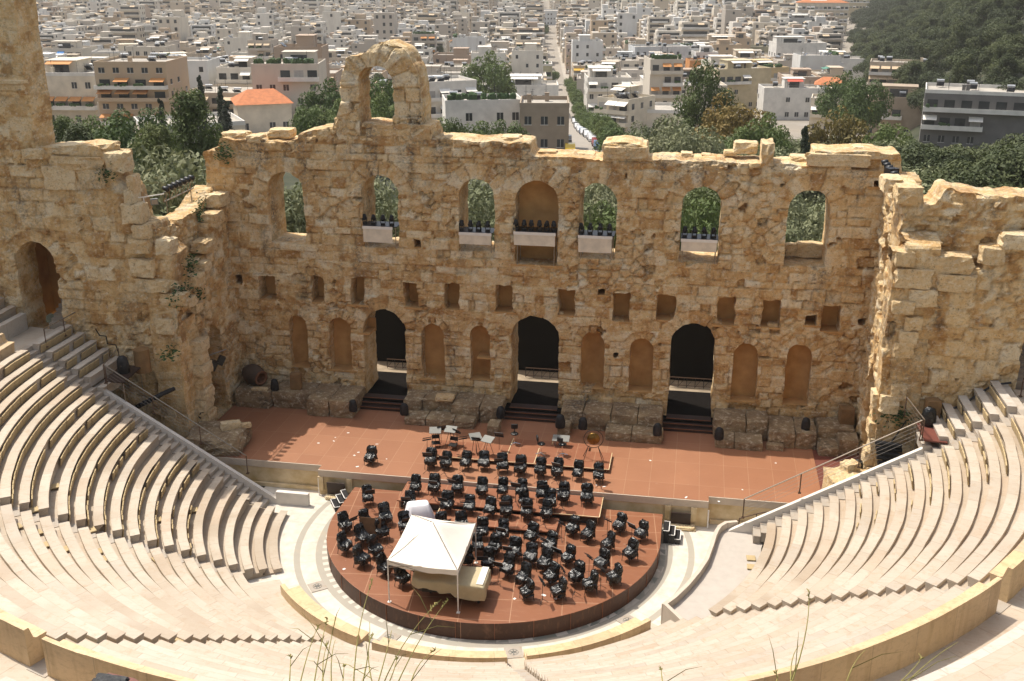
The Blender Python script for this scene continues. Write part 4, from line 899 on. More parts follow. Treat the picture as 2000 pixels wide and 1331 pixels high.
ROWS = [([(690, 140), (775, 145), (885, 148), (985, 150), (1090, 165), (1190, 178), (1300, 190), (1395, 195), (1510, 205), (1625, 220)], 0.0, 'the back row on the stage floor'),
        ([(605, 285), (710, 280), (840, 290), (975, 297), (1090, 300), (1195, 310), (1310, 322), (1430, 335), (1560, 345)], -.2, 'the row on the long riser'),
        ([(575, 380), (780, 385), (905, 395), (1020, 410), (1112, 415), (1225, 428), (1335, 430)], -.4, 'the row on the short riser')]
for pts, z, nm in ROWS:
    for k, (x, y) in enumerate(pts):
        zz = z if not (z == -.4 and k == 0) else ZP
        place_chair(x, y, zz, 'black sacked chair, %s from the left in %s' % (ordn(k), nm), 'chairs covered with black sacks', face=rnd.uniform(-.08, .08), jit=.12, stand=(k % 5 != 3), slabel='black music stand before the %s chair of %s' % (ordn(k), nm))
for k, (x, y) in enumerate([(1215, 372), (1355, 375)]): place_chair(x, y, -.2, 'black sacked chair standing close behind the short riser, %s one' % ('left', 'right')[k], 'chairs covered with black sacks', face=.3, stand=False)
LEFTG = [(340, 345), (440, 455), (330, 475), (215, 500), (420, 540), (312, 570), (215, 615), (385, 640), (308, 690), (435, 740), (535, 800), (545, 505), (625, 740), (650, 480)]
for k, (x, y) in enumerate(LEFTG): place_chair(x, y, ZP, 'black sacked chair left of the white tent, %s in from the stage edge' % ordn(k), 'chairs covered with black sacks', stand=(k in (0, 3, 4, 11)), slabel='black music stand left of the tent, by the %s chair from the stage' % ordn(k))
RIGHTG = [(755, 500), (865, 500), (978, 535), (1090, 545), (1250, 560), (1480, 515), (1740, 500), (1565, 550), (1860, 545), (1350, 615), (952, 615), (1045, 625), (1155, 650), (1675, 605), (895, 690), (1245, 680), (1800, 660), (1455, 680), (1010, 710), (1325, 715), (1640, 715), (1115, 748), (1360, 790), (1500, 790), (1710, 790), (1205, 800), (1575, 832), (1400, 872), (1225, 875)]
for k, (x, y) in enumerate(RIGHTG): place_chair(x, y, ZP, 'black sacked chair right of the white tent, %s in from the stage edge' % ordn(k), 'chairs covered with black sacks', stand=(k % 3 != 1), slabel='black music stand right of the tent, by the %s chair from the stage' % ordn(k))
place_chair(355, 118, 0.0, 'lone chair under a black sack on the left of the empty stage', 'chairs covered with black sacks', face=-.3, stand=False)

# ------------------------------------------------------------------ percussion at the back
for k, (px, py, z) in enumerate([(1005, 868, .19), (1057, 888, .2), (1098, 889, .2)]):
    p = az(px, py, z); t = empty('drum_stool', (p[0], p[1], z), [.2, 1.9, 2.6][k], 'drum stool with a black seat and chrome star base, %s of three at the back' % ('left', 'middle', 'right')[k], 'stool', 'drum stools')
    for q in range(5): a = q*1.2566; MB().tube((0, 0, .1), (.30*math.cos(a), .30*math.sin(a), .03), .022, 6, r2=.015).build('leg', M['chrome'], t)
    MB().tube((0, 0, .08), (0, 0, .58), .025, 8).build('pole', M['chrome'], t)
    MB().lathe([(.0, .57), (.17, .57), (.21, .60), (.21, .64), (.16, .67), (0, .67)], 16).build('seat', M['bag'], t, True)
    MB().box((0, .20, .74), (.05, .02, .24), rx=-.1).build('back_bar', M['black'], t)
    MB().rock((0, .21, .95), (.36, .07, .26), 5, n=4, amp=.01).build('backrest', M['bagmatt'], t, True)
p = az(1158, 897, .2); t = empty('gong', (p[0], p[1], .2), .1, 'bronze gong hanging in a round black frame at the back of the stage', 'gong')
MB().lathe([(0, .04), (.12, .05), (.14, .03), (.30, .02), (.33, 0), (.33, -.05), (.30, -.02), (0, -.01)], 24, (0, 0, 1.15), rotm(0, PI/2)).build('disc', M['brass'], t, True)
b = MB()
for q in range(28): a, a2 = q*2*PI/28, (q+1)*2*PI/28; b.tube((.50*math.cos(a), 0, 1.15+.50*math.sin(a)), (.50*math.cos(a2), 0, 1.15+.50*math.sin(a2)), .018, 6)
b.build('frame', M['black'], t)
for sx in (-1, 1):
    for sy in (-1, 1): MB().tube((sx*.25, 0, .72), (sx*.5, sy*.32, 0), .018, 6).build('leg', M['black'], t)
b = MB(); b.tube((-.2, .0, 1.42), (-.25, 0, 1.55), .006, 4).tube((.2, .0, 1.42), (.25, 0, 1.55), .006, 4).build('cord', M['black'], t)
for k, (px, py, rz) in enumerate([(843, 864, .2), (873, 862, -.1), (921, 876, .5), (945, 882, -.35)]):
    p = az(px+8, py+12, 0.02); t = empty('percussion_table', (p[0], p[1], .0), rz, 'flat grey percussion board on black legs at the stage back, %s from the left' % ordn(k), 'table', 'grey boards on stands')
    MB().box((0, 0, 1.08), (.62, .50, .025), rx=.35).build('board', M['gray'], t)
    for sx in (-1, 1): MB().tube((sx*.06, 0, 1.05), (sx*.3, .2*sx, 0), .014, 5).build('leg', M['black'], t)
    MB().tube((0, 0, 1.05), (0, -.28, 0), .014, 5).build('leg', M['black'], t)
for k, (px, py) in enumerate([(835, 892), (862, 872), (893, 876), (905, 890), (975, 885), (930, 892)]):
    p = az(px, py, 0); s = take(STN, used_s, SI[0]); SI[0] += 1; s.location = (p[0], p[1], 0.0); s.rotation_euler = (0, 0, PI+rnd.uniform(-.6, .6)); tag(s, 'black music stand among the grey percussion boards, %s from the left' % ordn(k), 'music stand', 'music stands of the orchestra')
for k, (px, py) in enumerate([(852, 868), (885, 872)]):
    p = az(px, py+12, 0); t = empty('folding_chair', (p[0], p[1], 0), .3-k*.5, 'bare black folding chair beside the percussion boards, %s one' % ('left', 'right')[k], 'chair')
    MB().box((0, 0, .45), (.42, .4, .03)).build('seat', M['black'], t); MB().box((0, .2, .72), (.42, .03, .22), rx=-.12).build('backrest', M['black'], t)
    for sx in (-1, 1): MB().tube((sx*.2, .22, .85), (sx*.2, -.22, 0), .013, 5).build('leg', M['black'], t); MB().tube((sx*.2, -.15, .45), (sx*.2, .25, 0), .013, 5).build('leg', M['black'], t)
p = az(1095, 872, .2); tag(MB().box((p[0], p[1]+.1, .62), (.9, .5, .03), rx=.3).tube((p[0]-.3, p[1], .2), (p[0]-.3, p[1], .6), .02).tube((p[0]+.3, p[1], .2), (p[0]+.3, p[1], .6), .02).build('equipment_stand', M['gray']), 'low dark grey tray stand between the drum stools', 'stand')

# ------------------------------------------------------------------ white pop-up tent
FL, FR, BR = Vector((-3.23, -18.94, ZP)), Vector((-.23, -19.2, ZP)), Vector((-.28, -15.35, ZP)); BL = FL+(BR-FR)+Vector((.05, .0, 0))
ctr = (FL+FR+BR+BL)/4; t = empty('canopy_tent', tuple(ctr), 0, 'white pop-up canopy tent over the covered piano', 'tent'); HV = 2.02; PK = 2.95
for c in (FL, FR, BR, BL): MB().box((c.x, c.y, ZP+HV/2), (.045, .045, HV)).box((c.x, c.y, ZP+.01), (.14, .14, .02)).build('pole', M['whitepaint'], t, world=True)
N = 14; cs = [FL, FR, BR, BL]; V = []; F = []
def roofpt(u, v):
    a = FL.lerp(FR, u); b_ = BL.lerp(BR, u); p = a.lerp(b_, v); e = max(abs(u-.5), abs(v-.5))*2
    z = ZP+HV+(PK-HV)*(1-e)**1.12
    sag = .14*math.sin(PI*min(1, e))*(1-min(abs(abs(u-.5)-abs(v-.5))*2.6, 1))*-1
    edge = -.10*e**4*math.sin(PI*(u if abs(v-.5) > abs(u-.5) else v))
    z += -.07*math.sin(PI*e)*min(1, abs(abs(u-.5)-abs(v-.5))*4)+edge+.018*math.sin(u*9+v*13)*(1-e)
    return (p.x, p.y, z)
V = [roofpt(i/N, j/N) for j in range(N+1) for i in range(N+1)]
F = [(j*(N+1)+i, j*(N+1)+i+1, (j+1)*(N+1)+i+1, (j+1)*(N+1)+i) for j in range(N) for i in range(N)]
b = MB(); b.add(V, F); b.build('roof', M['canvas'], t, smooth=True, world=True)
b = MB(); ed = [roofpt(i/N, 0) for i in range(N+1)]+[roofpt(1, j/N) for j in range(1, N+1)]+[roofpt(1-i/N, 1) for i in range(1, N+1)]+[roofpt(0, 1-j/N) for j in range(1, N)]
ne = len(ed)
for k in range(ne):
    p, q = ed[k], ed[(k+1) % ne]; o = .02*math.sin(k*1.3); o2 = .02*math.sin((k+1)*1.3); b.add([(p[0], p[1], p[2]-.24+o), (q[0], q[1], q[2]-.24+o2), (q[0], q[1], q[2]), (p[0], p[1], p[2])], [(0, 1, 2, 3)])
b.build('valance', M['canvas'], t, world=True)
b = MB()
for c, d in zip(cs, cs[1:]+cs[:1]):
    m_ = (c+d)/2; b.tube((c.x, c.y, ZP+HV-.05), (m_.x, m_.y, ZP+HV-.35), .015, 5).tube((c.x, c.y, ZP+HV-.35), (m_.x, m_.y, ZP+HV-.05), .015, 5)
    b.tube((c.x, c.y, ZP+HV), (ctr.x, ctr.y, ZP+PK-.03), .015, 5)
b.build('frame', M['steel'], t, world=True)

# covered grand piano
t = empty('grand_piano', (-.8, -18.0, ZP), 0, 'grand piano under a beige padded cover below the white tent', 'piano')
po = [(.72, -18.75), (.72, -17.25), (-1.2, -17.3), (-2.0, -17.55), (-2.35, -18.05), (-2.3, -18.5), (-1.9, -18.72), (-1.2, -18.68), (-.4, -18.72)]
MB().prism([(x*.985, y) for x, y in po], -.12, .30).build('body', M['black'], t, world=True)
V = []; F = []; NP = 48; per = []
for k in range(NP):
    f = k/NP*len(po); i = int(f); u = f-i; a, c = Vector(po[i]), Vector(po[(i+1) % len(po)]); per.append(a.lerp(c, u))
cen = Vector((-.8, -18.0))
for j, (s, z) in enumerate([(1.05, 0), (1.045, .12), (1.035, .28), (1.02, .37), (.97, .405), (.6, .41), (.2, .41)]):
    for k, q in enumerate(per):
        v = cen+(q-cen)*s; zz = z
        if j == 0: zz = -.10+.05*math.sin(k*.8)-.14*(q.x > -.6)*(q.y < -18.2)+.12*(q.x < -1.2)
        V.append((v.x+.015*math.sin(k*2.1+j), v.y+.015*math.cos(k*1.7+j), zz+(.012*math.sin(v.x*5+v.y*4) if j > 3 else 0)))
for j in range(6): F += [(j*NP+k, j*NP+(k+1) % NP, (j+1)*NP+(k+1) % NP, (j+1)*NP+k) for k in range(NP)]
F.append(tuple(6*NP+k for k in range(NP)))
b = MB(); b.add(V, F); b.build('padded_cover', M['tarp'], t, smooth=True, world=True)
MB().box((.55, -17.95, .425), (.28, 1.35, .03)).build('folded_flap', M['canvas'], t, world=True)
for x, y in ((.45, -18.4), (.45, -17.55), (-1.7, -18.0)): MB().tube((x, y, ZP+.02), (x, y, -.1), .055, 8, r2=.075).build('leg', M['black'], t, world=True)
MB().box((.3, -17.95, ZP+.28), (.08, .3, .5)).build('pedal_lyre', M['black'], t, world=True)
# white cloth over a tall box
p0, p1 = az(792, 1043, ZP), az(840, 1030, ZP); mid = (p0+p1)/2+np.array([-.05, .38, 0]); rz = math.atan2(p1[1]-p0[1], p1[0]-p0[0])*.55
V = []; F = []; NP = 40
for j, (hx, hy, z) in enumerate([(.80, .52, .05), (.72, .46, .45), (.60, .40, .85), (.52, .33, 1.10), (.49, .28, 1.17), (.48, .26, 1.185), (.3, .12, 1.19)]):
    for k in range(NP):
        a = 2*PI*k/NP; cx = abs(math.cos(a))**.4*math.copysign(1, math.cos(a)); cy = abs(math.sin(a))**.4*math.copysign(1, math.sin(a)); fo = (.05*math.sin(k*1.9)+.03*math.sin(k*.9+1))*max(0, 1-j/3.2)
        V.append((cx*(hx+fo), cy*(hy+fo)+(.1 if j > 2 else 0), z+(.10*math.sin(k*1.1)*(.7 if j == 0 else 0))+(.05 if j == 0 else 0)))
for j in range(6): F += [(j*NP+k, j*NP+(k+1) % NP, (j+1)*NP+(k+1) % NP, (j+1)*NP+k) for k in range(NP)]
F.append(tuple(6*NP+k for k in range(NP)))
o = mesh_obj('white_cloth', V, F, M['white_cloth'], None, True); o.location = (mid[0], mid[1], ZP); o.rotation_euler = (0, 0, rz); tag(o, 'white cloth draped over a tall box left of the risers', 'cloth')
# small brown board standing among the left chairs
p = az(724, 1062, ZP); tag(MB().box((p[0]-.1, p[1]+.35, ZP+.55), (1.0, .03, 1.05), rx=-.25).build('wooden_board', M['wood']), 'brown board standing between the chairs at the left of the platform', 'board')

# ------------------------------------------------------------------ lights under black hoods, on the stones
def hood(px, py, z, lab, sc=1.0, y=None, rz=0, m='bagmatt', seed=1):
    p = az(px, py, z) if y is None else ay(px, py, y); r_ = random.Random(seed); V = []; F = []; n = 16
    rings = [(.0, .24, .20), (.15, .26, .22), (.35, .25, .21), (.52, .23, .19), (.64, .19, .16), (.71, .11, .10), (.73, .04, .04)]
    for q, (h, a_, b_) in enumerate(rings):
        for k in range(n): t_ = 2*PI*k/n; j = .02; V.append((a_*math.cos(t_)*sc+r_.uniform(-j, j), b_*math.sin(t_)*sc+r_.uniform(-j, j), h*sc+r_.uniform(-j, j)*.6))
    for q in range(len(rings)-1): F += [(q*n+k, q*n+(k+1) % n, (q+1)*n+(k+1) % n, (q+1)*n+k) for k in range(n)]
    F.append(tuple((len(rings)-1)*n+k for k in range(n)))
    o = mesh_obj('covered_light', V, F, M[m], None, True); o.location = (p[0], p[1], (z if y is None else p[2])); o.rotation_euler = (0, 0, rz)
    return tag(o, lab, 'covered light', 'stage lights under black hoods')
for k, (px, py, z, lab, sc) in enumerate([(537, 762, 1.0, 'hooded black light beside the clay jar on the left podium', .95), (690, 803, .45, 'hooded black light in the recess left of the left stage door', .95), (790, 810, .45, 'hooded black light right of the left stage door', .95), (978, 816, .5, 'hooded black light left of the middle stage door', .95),
     (1094, 835, .5, 'hooded black light right of the middle stage door', 1.05), (1138, 838, .5, 'hooded black light behind the gong', .95), (1284, 850, .5, 'hooded black light left of the right stage door', .95), (1404, 858, .45, 'hooded black light right of the right stage door', .95), (1573, 838, .95, 'hooded black light beside the brown plinth on the right podium', .9),
     (395, 815, 1.0, 'hooded black light at the foot of the left wing wall pillar', 1.0), (1672, 928, .9, 'tall hooded black light on the rocks at the right end of the stage', 1.15)]):
    hood(px, py, z, lab, sc, seed=700+k)
# rocks at both ends of the stage
def rockpile(lab, items, seed, m='block'):
    b = MB()
    for k, (c, d, rz) in enumerate(items): b.rock(c, d, seed+k, rz, amp=.1, n=5)
    return tag(b.build('rock', M[m]), lab, 'rock')
rockpile('big grimy stone mass at the left end of the stage behind the handrail', [((-16.1, -7.2, .40), (2.9, 2.5, 1.0), .1)], 800, 'grimy')
rockpile('pale column fragment lying on the stone mass at the left', [((-15.5, -6.8, 1.05), (1.0, .45, .45), .5)], 810)
rockpile('small pale stone chip beside the column fragment', [((-14.75, -6.5, 1.0), (.5, .25, .25), .4)], 812)
rockpile('big tan boulder at the right end of the stage', [((16.4, -7.8, .55), (2.0, 1.8, 1.7), .1)], 820)
rockpile('pale round stone on top of the right boulder', [((16.5, -7.2, 1.5), (.8, .6, .6), .6)], 824)
rockpile('squared tan rock under the tall hooded light at the right', [((17.4, -7.1, .6), (1.3, 1.3, 1.3), .2)], 826)
rockpile('white inscribed-looking slab lying on the podium right of the left stage door', [((-5.0, -1.2, 1.12), (1.0, .8, .22), .1)], 828)
# clay jar on its side
p = az(497, 752, 1.0); t = empty('clay_jar', (p[0], p[1]+.1, 1.0), 0, 'large dark clay jar lying on its side at the left end of the stage', 'jar')
R = Vector((.86, -.48, -.08)).to_track_quat('Z', 'Y').to_matrix()
MB().lathe([(0, -.85), (.2, -.84), (.42, -.65), (.58, -.3), (.60, .05), (.52, .38), (.40, .58)], 22, (0, 0, .6), R).build('body', M['jar'], t, True)
MB().lathe([(.38, .55), (.44, .60), (.44, .68), (.33, .68), (.30, .60), (.32, .3), (.2, 0), (0, -.1)], 22, (0, 0, .6), R).build('mouth_rim', M['rim'], t, True)
rockpile('pale rubble lying in front of the clay jar', [((-15.95, -1.75, 1.08), (.9, .35, .16), .1)], 832)
for k, (px, py, z, lab, d) in enumerate([(577, 762, 1.0, 'tan round-topped stone post on the left podium', (.62, .5, 1.0)), (1652, 830, .95, 'brown square plinth on the right podium', (.75, .7, .95)), (1818, 832, 4.3, 'square tan stone post behind the right maroon table', (.62, .6, 1.25))]):
    p = az(px, py, z); MB().rock((p[0], p[1]+.2, z+d[2]/2), d, 840+k, .1, amp=.02, n=6).build('stone_post', M['pillar']); tag(bpy.context.scene.objects['stone_post' if k == 0 else 'stone_post.00%d' % k], lab, 'stone post')
p = ay(280, 722, -7.75); tag(MB().lathe([(0, 0), (.42, 0), (.40, 1.25), (0, 1.28)], 18, (p[0], p[1], p[2]-.1)).build('column_stub', M['pillar']), 'broken column stub behind the left maroon table', 'column')

# ------------------------------------------------------------------ lighting platforms in the arched windows
for k, (wi, x0, x1, yt, yb, hx) in enumerate([(1, 709, 767, 442, 475, (711, 729, 747, 764)), (2, 897, 959, 454, 479, (901, 918, 934, 952)), (3, 1004, 1084, 453, 482, (1007, 1023, 1037, 1053, 1067, 1081)), (4, 1130, 1194, 460, 495, (1135, 1152, 1172, 1190)), (5, 1331, 1399, 467, 493, (1337, 1356, 1375, 1393))]):
    u, hw, z0, zt, _ = wins[wi]; a, c = ay(x0, yt, -.22), ay(x1, yb, -.22); nm = ('second', 'third', 'middle', 'fifth', 'sixth')[k]
    zd = a[2]+.03; t = empty('lighting_platform', (u, .2, z0), 0, 'lighting platform with a pale cloth front in the %s arched window' % nm, 'lighting platform', 'lighting platforms in the arched windows')
    MB().box((u, .35, zd-.02), (2*hw-.12, 1.15, .05)).build('deck', M['black'], t, world=True)
    for x in (u-hw+.16, u+hw-.16):
        for y in (-.15, .8): MB().tube((x, y, z0+.02), (x, y, zd), .025, 6).build('leg', M['steel'], t, world=True)
    MB().box(((a[0]+c[0])/2, -.245, (a[2]+c[2])/2), (c[0]-a[0], .02, a[2]-c[2])).build('cloth_front', M['banner'], t, world=True)
    MB().box(((a[0]+c[0])/2, -.26, a[2]-.06), (c[0]-a[0]+.06, .03, .16)).build('cloth_hem', M['canvas'], t, world=True)
    b = MB()
    for x in (u-hw*.5, u+hw*.45): b.lathe([(0, -.1), (.13, -.08), (.15, .1), (0, .12)], 10, (x, .1, zd-.62))
    b.build('hanging_lamp', M['black'], t, world=True)
    for q, x in enumerate(hx):
        p = ay(x, yt-2, -.02); h = empty('stage_light', (p[0], p[1]+.12, zd+.005), rnd.uniform(-.5, .5), 'black moving head light in the %s arched window, %s from the left' % (nm, ordn(q)), 'stage light', 'moving head lights in the arched windows')
        MB().box((0, 0, .07), (.24, .24, .13)).build('base', M['black'], h); MB().box((-.125, 0, .25), (.03, .12, .28)).box((.125, 0, .25), (.03, .12, .28)).build('yoke', M['black'], h)
        MB().lathe([(0, -.17), (.08, -.16), (.115, -.05), (.115, .08), (.09, .19), (0, .2)], 12, (0, 0, .38), rotm(0, rnd.uniform(-.5, .5))).build('head', M['bagmatt'], h, True)
# lamp bars on both wing walls
def lamp_bar(a, c, n, lab, post_h, side):
    a, c = Vector(a), Vector(c); t = empty('lamp_bar', tuple((a+c)/2-Vector((0, 0, post_h))), 0, lab, 'lamp bar')
    MB().tube(a, c, .035).build('bar', M['steel'], t, world=True); MB().tube(a-Vector((0, 0, .45)), c-Vector((0, 0, .45)), .035).build('bar', M['steel'], t, world=True)
    b = MB()
    for q in range(6): f = q/5; p = a.lerp(c, f); b.tube(p-Vector((0, 0, .45)), p, .018, 5); b.tube(p-Vector((0, 0, .45)), a.lerp(c, min(1, f+.2)), .014, 5)
    b.build('bracing', M['pillar'], t, world=True)
    for f in (.08, .9): p = a.lerp(c, f); MB().tube(p-Vector((0, 0, post_h)), p, .03, 6).build('post', M['steel'], t, world=True)
    for q in range(n):
        p = a.lerp(c, (q+.5)/n); MB().lathe([(0, -.16), (.10, -.14), (.13, .0), (.14, .18), (.11, .18), (0, .12)], 12, p+Vector((.05*side, -.02, .2)), rotm(0, 0, side*1.9)).build('lamp', M['black'], t, smooth=True, world=True)
pa, pb = ax(318, 378, -18.7), ax(376, 352, -18.7)
lamp_bar((pa[0], pa[1], pa[2]), (pb[0], pb[1], pb[2]), 7, 'bar of seven black lamps on the broken left wing wall', 1.1, 1)
pa, pb = ay(1728, 322, -.5), ay(1756, 356, -3.2)
lamp_bar((pa[0], pa[1], pa[2]), (pb[0], pb[1], pb[2]), 6, 'bunch of black lamps on the top of the right wing wall', .9, -1)
b = MB(); p = ay(1755, 352, -4.0)
tag(MB().box((p[0], p[1]+2, p[2]), (.5, .5, .4), rz=.4).build('floodlight', M['black']), 'black floodlight beside the lamps on the right wing wall', 'floodlight')
p = ax(302, 398, -18.6); t = empty('floodlight', tuple(p), .6, 'grey floodlight on a short frame at the notch of the left wing wall', 'floodlight')
MB().box((0, 0, .1), (.35, .2, .3)).build('body', M['gray'], t); MB().box((0, -.11, .1), (.28, .02, .22)).build('lens', M['steel'], t); MB().tube((-.9, 0, .35), (.5, 0, .45), .03).tube((-.5, 0, -.3), (-.5, 0, .4), .025).build('bracket', M['canvas'], t)

# ------------------------------------------------------------------ speakers on poles, tables, handrails, cases
def speaker(pf, ph, z, lab, face):
    p = az(*pf, z); h = 0
    for h in np.arange(1, 7, .05):
        if pj((p[0], p[1], z+h))[1] < ph: break
    t = empty('pole_speaker', (p[0], p[1], z), face, lab, 'speaker', 'speakers on tall poles')
    MB().tube((0, 0, .1), (0, 0, h), .03, 8).build('pole', M['black'], t)
    for q in range(3): a = q*2.09; MB().tube((0, 0, .75), (.3*math.cos(a), .3*math.sin(a), .02), .022, 6).build('leg', M['black'], t)
    MB().box((0, -.05, h+.05), (.42, .38, .72), rx=.12).build('cabinet', M['black'], t); MB().box((0, -.27, h+.04), (.36, .03, .64), rx=.12).build('grille', M['bagmatt'], t)
    MB().box((0, 0, 1.6), (.1, .1, .12)).box((0, 0, h-.5), (.09, .09, .1)).build('clamp', M['black'], t)
speaker((157, 637), 545, 6.2, 'black speaker on a tall pole by the left arched doorway', .6)
speaker((1972, 748), 625, 6.0, 'black speaker on a tall pole at the right edge of the picture', -.6)
def table(pxs, z, hgt, lab, hoodpx, hl):
    ps = [az(*q, z+hgt) for q in pxs]; c = sum(ps)/4; t = empty('board_table', (c[0], c[1], z), 0, lab, 'table', 'maroon board tables on the seats')
    b = MB(); b.add([tuple(p) for p in ps]+[(p[0], p[1], p[2]-.06) for p in ps], [(0, 1, 2, 3), (7, 6, 5, 4), (0, 4, 5, 1), (1, 5, 6, 2), (2, 6, 7, 3), (3, 7, 4, 0)]); b.build('top', M['maroon'] if 'right' in lab else M['darkpanel'], t, world=True)
    for p in ps: q = p*.9+c*.1; MB().tube((q[0], q[1], z-.6), (q[0], q[1], z+hgt-.06), .025, 6).build('leg', M['steel'], t, world=True)
    hood(hoodpx[0], hoodpx[1], z+hgt, hl, 1.25, m='bag' if 'right' in lab else 'bagmatt', seed=77)
table([(205, 744), (240, 748), (277, 716), (236, 712)], 3.9, .75, 'dark maroon board table on the seats at the left wing wall', (242, 728), 'hooded black light on the left maroon table')
table([(1790, 826), (1806, 860), (1851, 865), (1832, 829)], 3.9, .75, 'maroon board table on the seats at the right wing wall', (1812, 831), 'big shiny hooded light on the right maroon table')
p = az(1825, 873, 3.6); hood(1825, 876, 3.7, 'black hooded light tucked under the right maroon table', .6, seed=78)
def handrail(pts, h, lab, extra=()):
    pts = [Vector(p) for p in pts]; t = empty('handrail', tuple(pts[0]), 0, lab, 'handrail', 'steel handrails')
    b = MB(); b.path([p+Vector((0, 0, h)) for p in pts], .03, 7); b.build('top_rail', M['steel'], t, world=True)
    b = MB()
    for q in range(1, 5): b.path([p+Vector((0, 0, h*q/5)) for p in pts], .007, 4)
    b.build('wire', M['steel'], t, world=True)
    for a, c in zip(pts[:-1], pts[1:]):
        nseg = max(1, round((c-a).length/2.6))
        for q in range(nseg): p = a.lerp(c, q/nseg); MB().tube(p, p+Vector((0, 0, h)), .028, 6).box(p+Vector((0, 0, .02)), (.14, .14, .04)).build('post', M['rust'], t, world=True)
    p = pts[-1]; MB().tube(p, p+Vector((0, 0, h)), .028, 6).build('post', M['rust'], t, world=True)
(rl, zl), (rh, zh) = rowr(17.2), rowr(6.2)
handrail([(CC[0]-rl, -10.24, zl+.22), (CC[0]-rh, -10.24, zh+.15)], 1.0, 'steel handrail climbing beside the left stairs')
handrail([(CC[0]-rh-.1, -10.2, zh+.15), (CC[0]-rh-.4, -8.2, zh+.3)], 1.0, 'short steel handrail in front of the black cases at the left')
(rl, zl) = rowr(17.6)
handrail([(CC[0]+rl, -10.24, zl+.22), (CC[0]+rh, -10.24, zh+.15)], 1.0, 'steel handrail climbing beside the right stairs')
handrail([(CC[0]+rh+.1, -10.2, zh+.15), (CC[0]+rh-.3, -8.0, zh+.3)], 1.0, 'short steel handrail by the right maroon table')
handrail([az(91, 678, 6.15), az(128, 657, 6.15), az(158, 640, 6.15)], .95, 'steel handrail at the end of the upper left walkway')
handrail([az(1993, 775, 6.15), az(2010, 795, 6.15)], .95, 'steel handrail post at the right edge of the walkway')
t = empty('ramp_rail', (10.9, -9.7, -.8), 0, 'low dark rail behind the curved kerb of the concrete landing', 'rail'); q = [az(1444, 1013, -.45), az(1478, 1004, -.2), az(1517, 997, .0), az(1560, 1001, -.05)]
MB().path([tuple(p) for p in q], .028, 6).build('top_rail', M['rust'], t, world=True)
for p in q: MB().tube((p[0], p[1], p[2]-.65), tuple(p), .025, 6).build('post', M['rust'], t, world=True)
def cases(px, py, y, n, lab, dirv, m):
    for k in range(n):
        p = ay(px+dirv[0]*k, py+dirv[1]*k, y); o = MB().tube((-.6, 0, 0), (.6, 0, 0), .11, 10).box((.0, 0, .1), (.8, .08, .05)).build('black_case', M[m]); o.location = p; o.rotation_euler = (0, dirv[2], dirv[3]+.1*math.sin(k*2))
        tag(o, lab % ordn(k), 'case', 'black tube cases piled by the wing walls')
cases(278, 790, -8.4, 7, 'long black case in the pile below the left wing wall, %s from the left', (7.2, -3.6, -.12, 1.1), 'bagmatt')
cases(1735, 868, -8.2, 8, 'long black case stacked below the right wing wall, %s from the top', (1.0, 9.5, .10, .05), 'black')
tag(MB().path([tuple(p) for p in [ay(1975, 748, -7.62), ay(1940, 752, -7.62), ay(1900, 778, -7.62), ay(1870, 795, -7.62), ay(1845, 806, -7.62), ay(1825, 812, -7.62)]], .05, 6).build('cable', M['black']), 'thick black cable running down the foot of the right wing wall', 'cable')
tag(MB().path([tuple(p) for p in [ay(1770, 822, -7.8), ay(1755, 845, -7.9), ay(1738, 868, -8.0)]], .035, 5).build('cable', M['black']), 'black cable hanging above the cases at the right', 'cable')
tag(MB().path([tuple(p) for p in [ay(186, 642, -7.4), ay(195, 656, -7.4), ay(207, 657, -7.4), ay(210, 672, -7.4), ay(226, 674, -7.4), ay(232, 690, -7.4)]], .03, 5).build('cable', M['black']), 'black cable along the wall above the left short seat rows', 'cable')
p = ay(408, 690, -4.0); t = empty('hanging_lamp', (-17.3, -4.1, 3.3), .5, 'black lamps hanging on a bar in the left wing doorway', 'lamp'); MB().tube((-.8, 0, .6), (.6, 0, .95), .03).build('bar', M['steel'], t); MB().box((-.2, 0, .1), (.4, .3, .55), ry=.5).box((.25, .1, .3), (.35, .3, .5), ry=.5).build('lamp', M['black'], t)
# table corner at the very bottom left of the picture
t = empty('board_table', (-4.9, -34.0, 7.0), 0, 'maroon board table with a black bag at the bottom edge of the picture', 'table'); ps = [az(192, 1327, 7.9), az(212, 1314, 7.9), az(262, 1325, 7.9), az(300, 1345, 7.9), az(210, 1350, 7.9)]
b = MB(); b.add([tuple(p) for p in ps]+[(p[0], p[1], p[2]-.06) for p in ps], [(0, 1, 2, 3, 4), (9, 8, 7, 6, 5)]+[(k, k+5, (k+1) % 5+5, (k+1) % 5) for k in range(5)]); b.build('top', M['maroon'], t, world=True)
p = az(215, 1338, 7.9); MB().rock((p[0], p[1], 7.98), (.8, .4, .16), 5, n=6, amp=.1).build('black_bag', M['bagmatt'], t, world=True)
for p in ps[1:4]: MB().tube((p[0], p[1], 6.6), (p[0], p[1], 7.85), .03).build('leg', M['steel'], t, world=True)

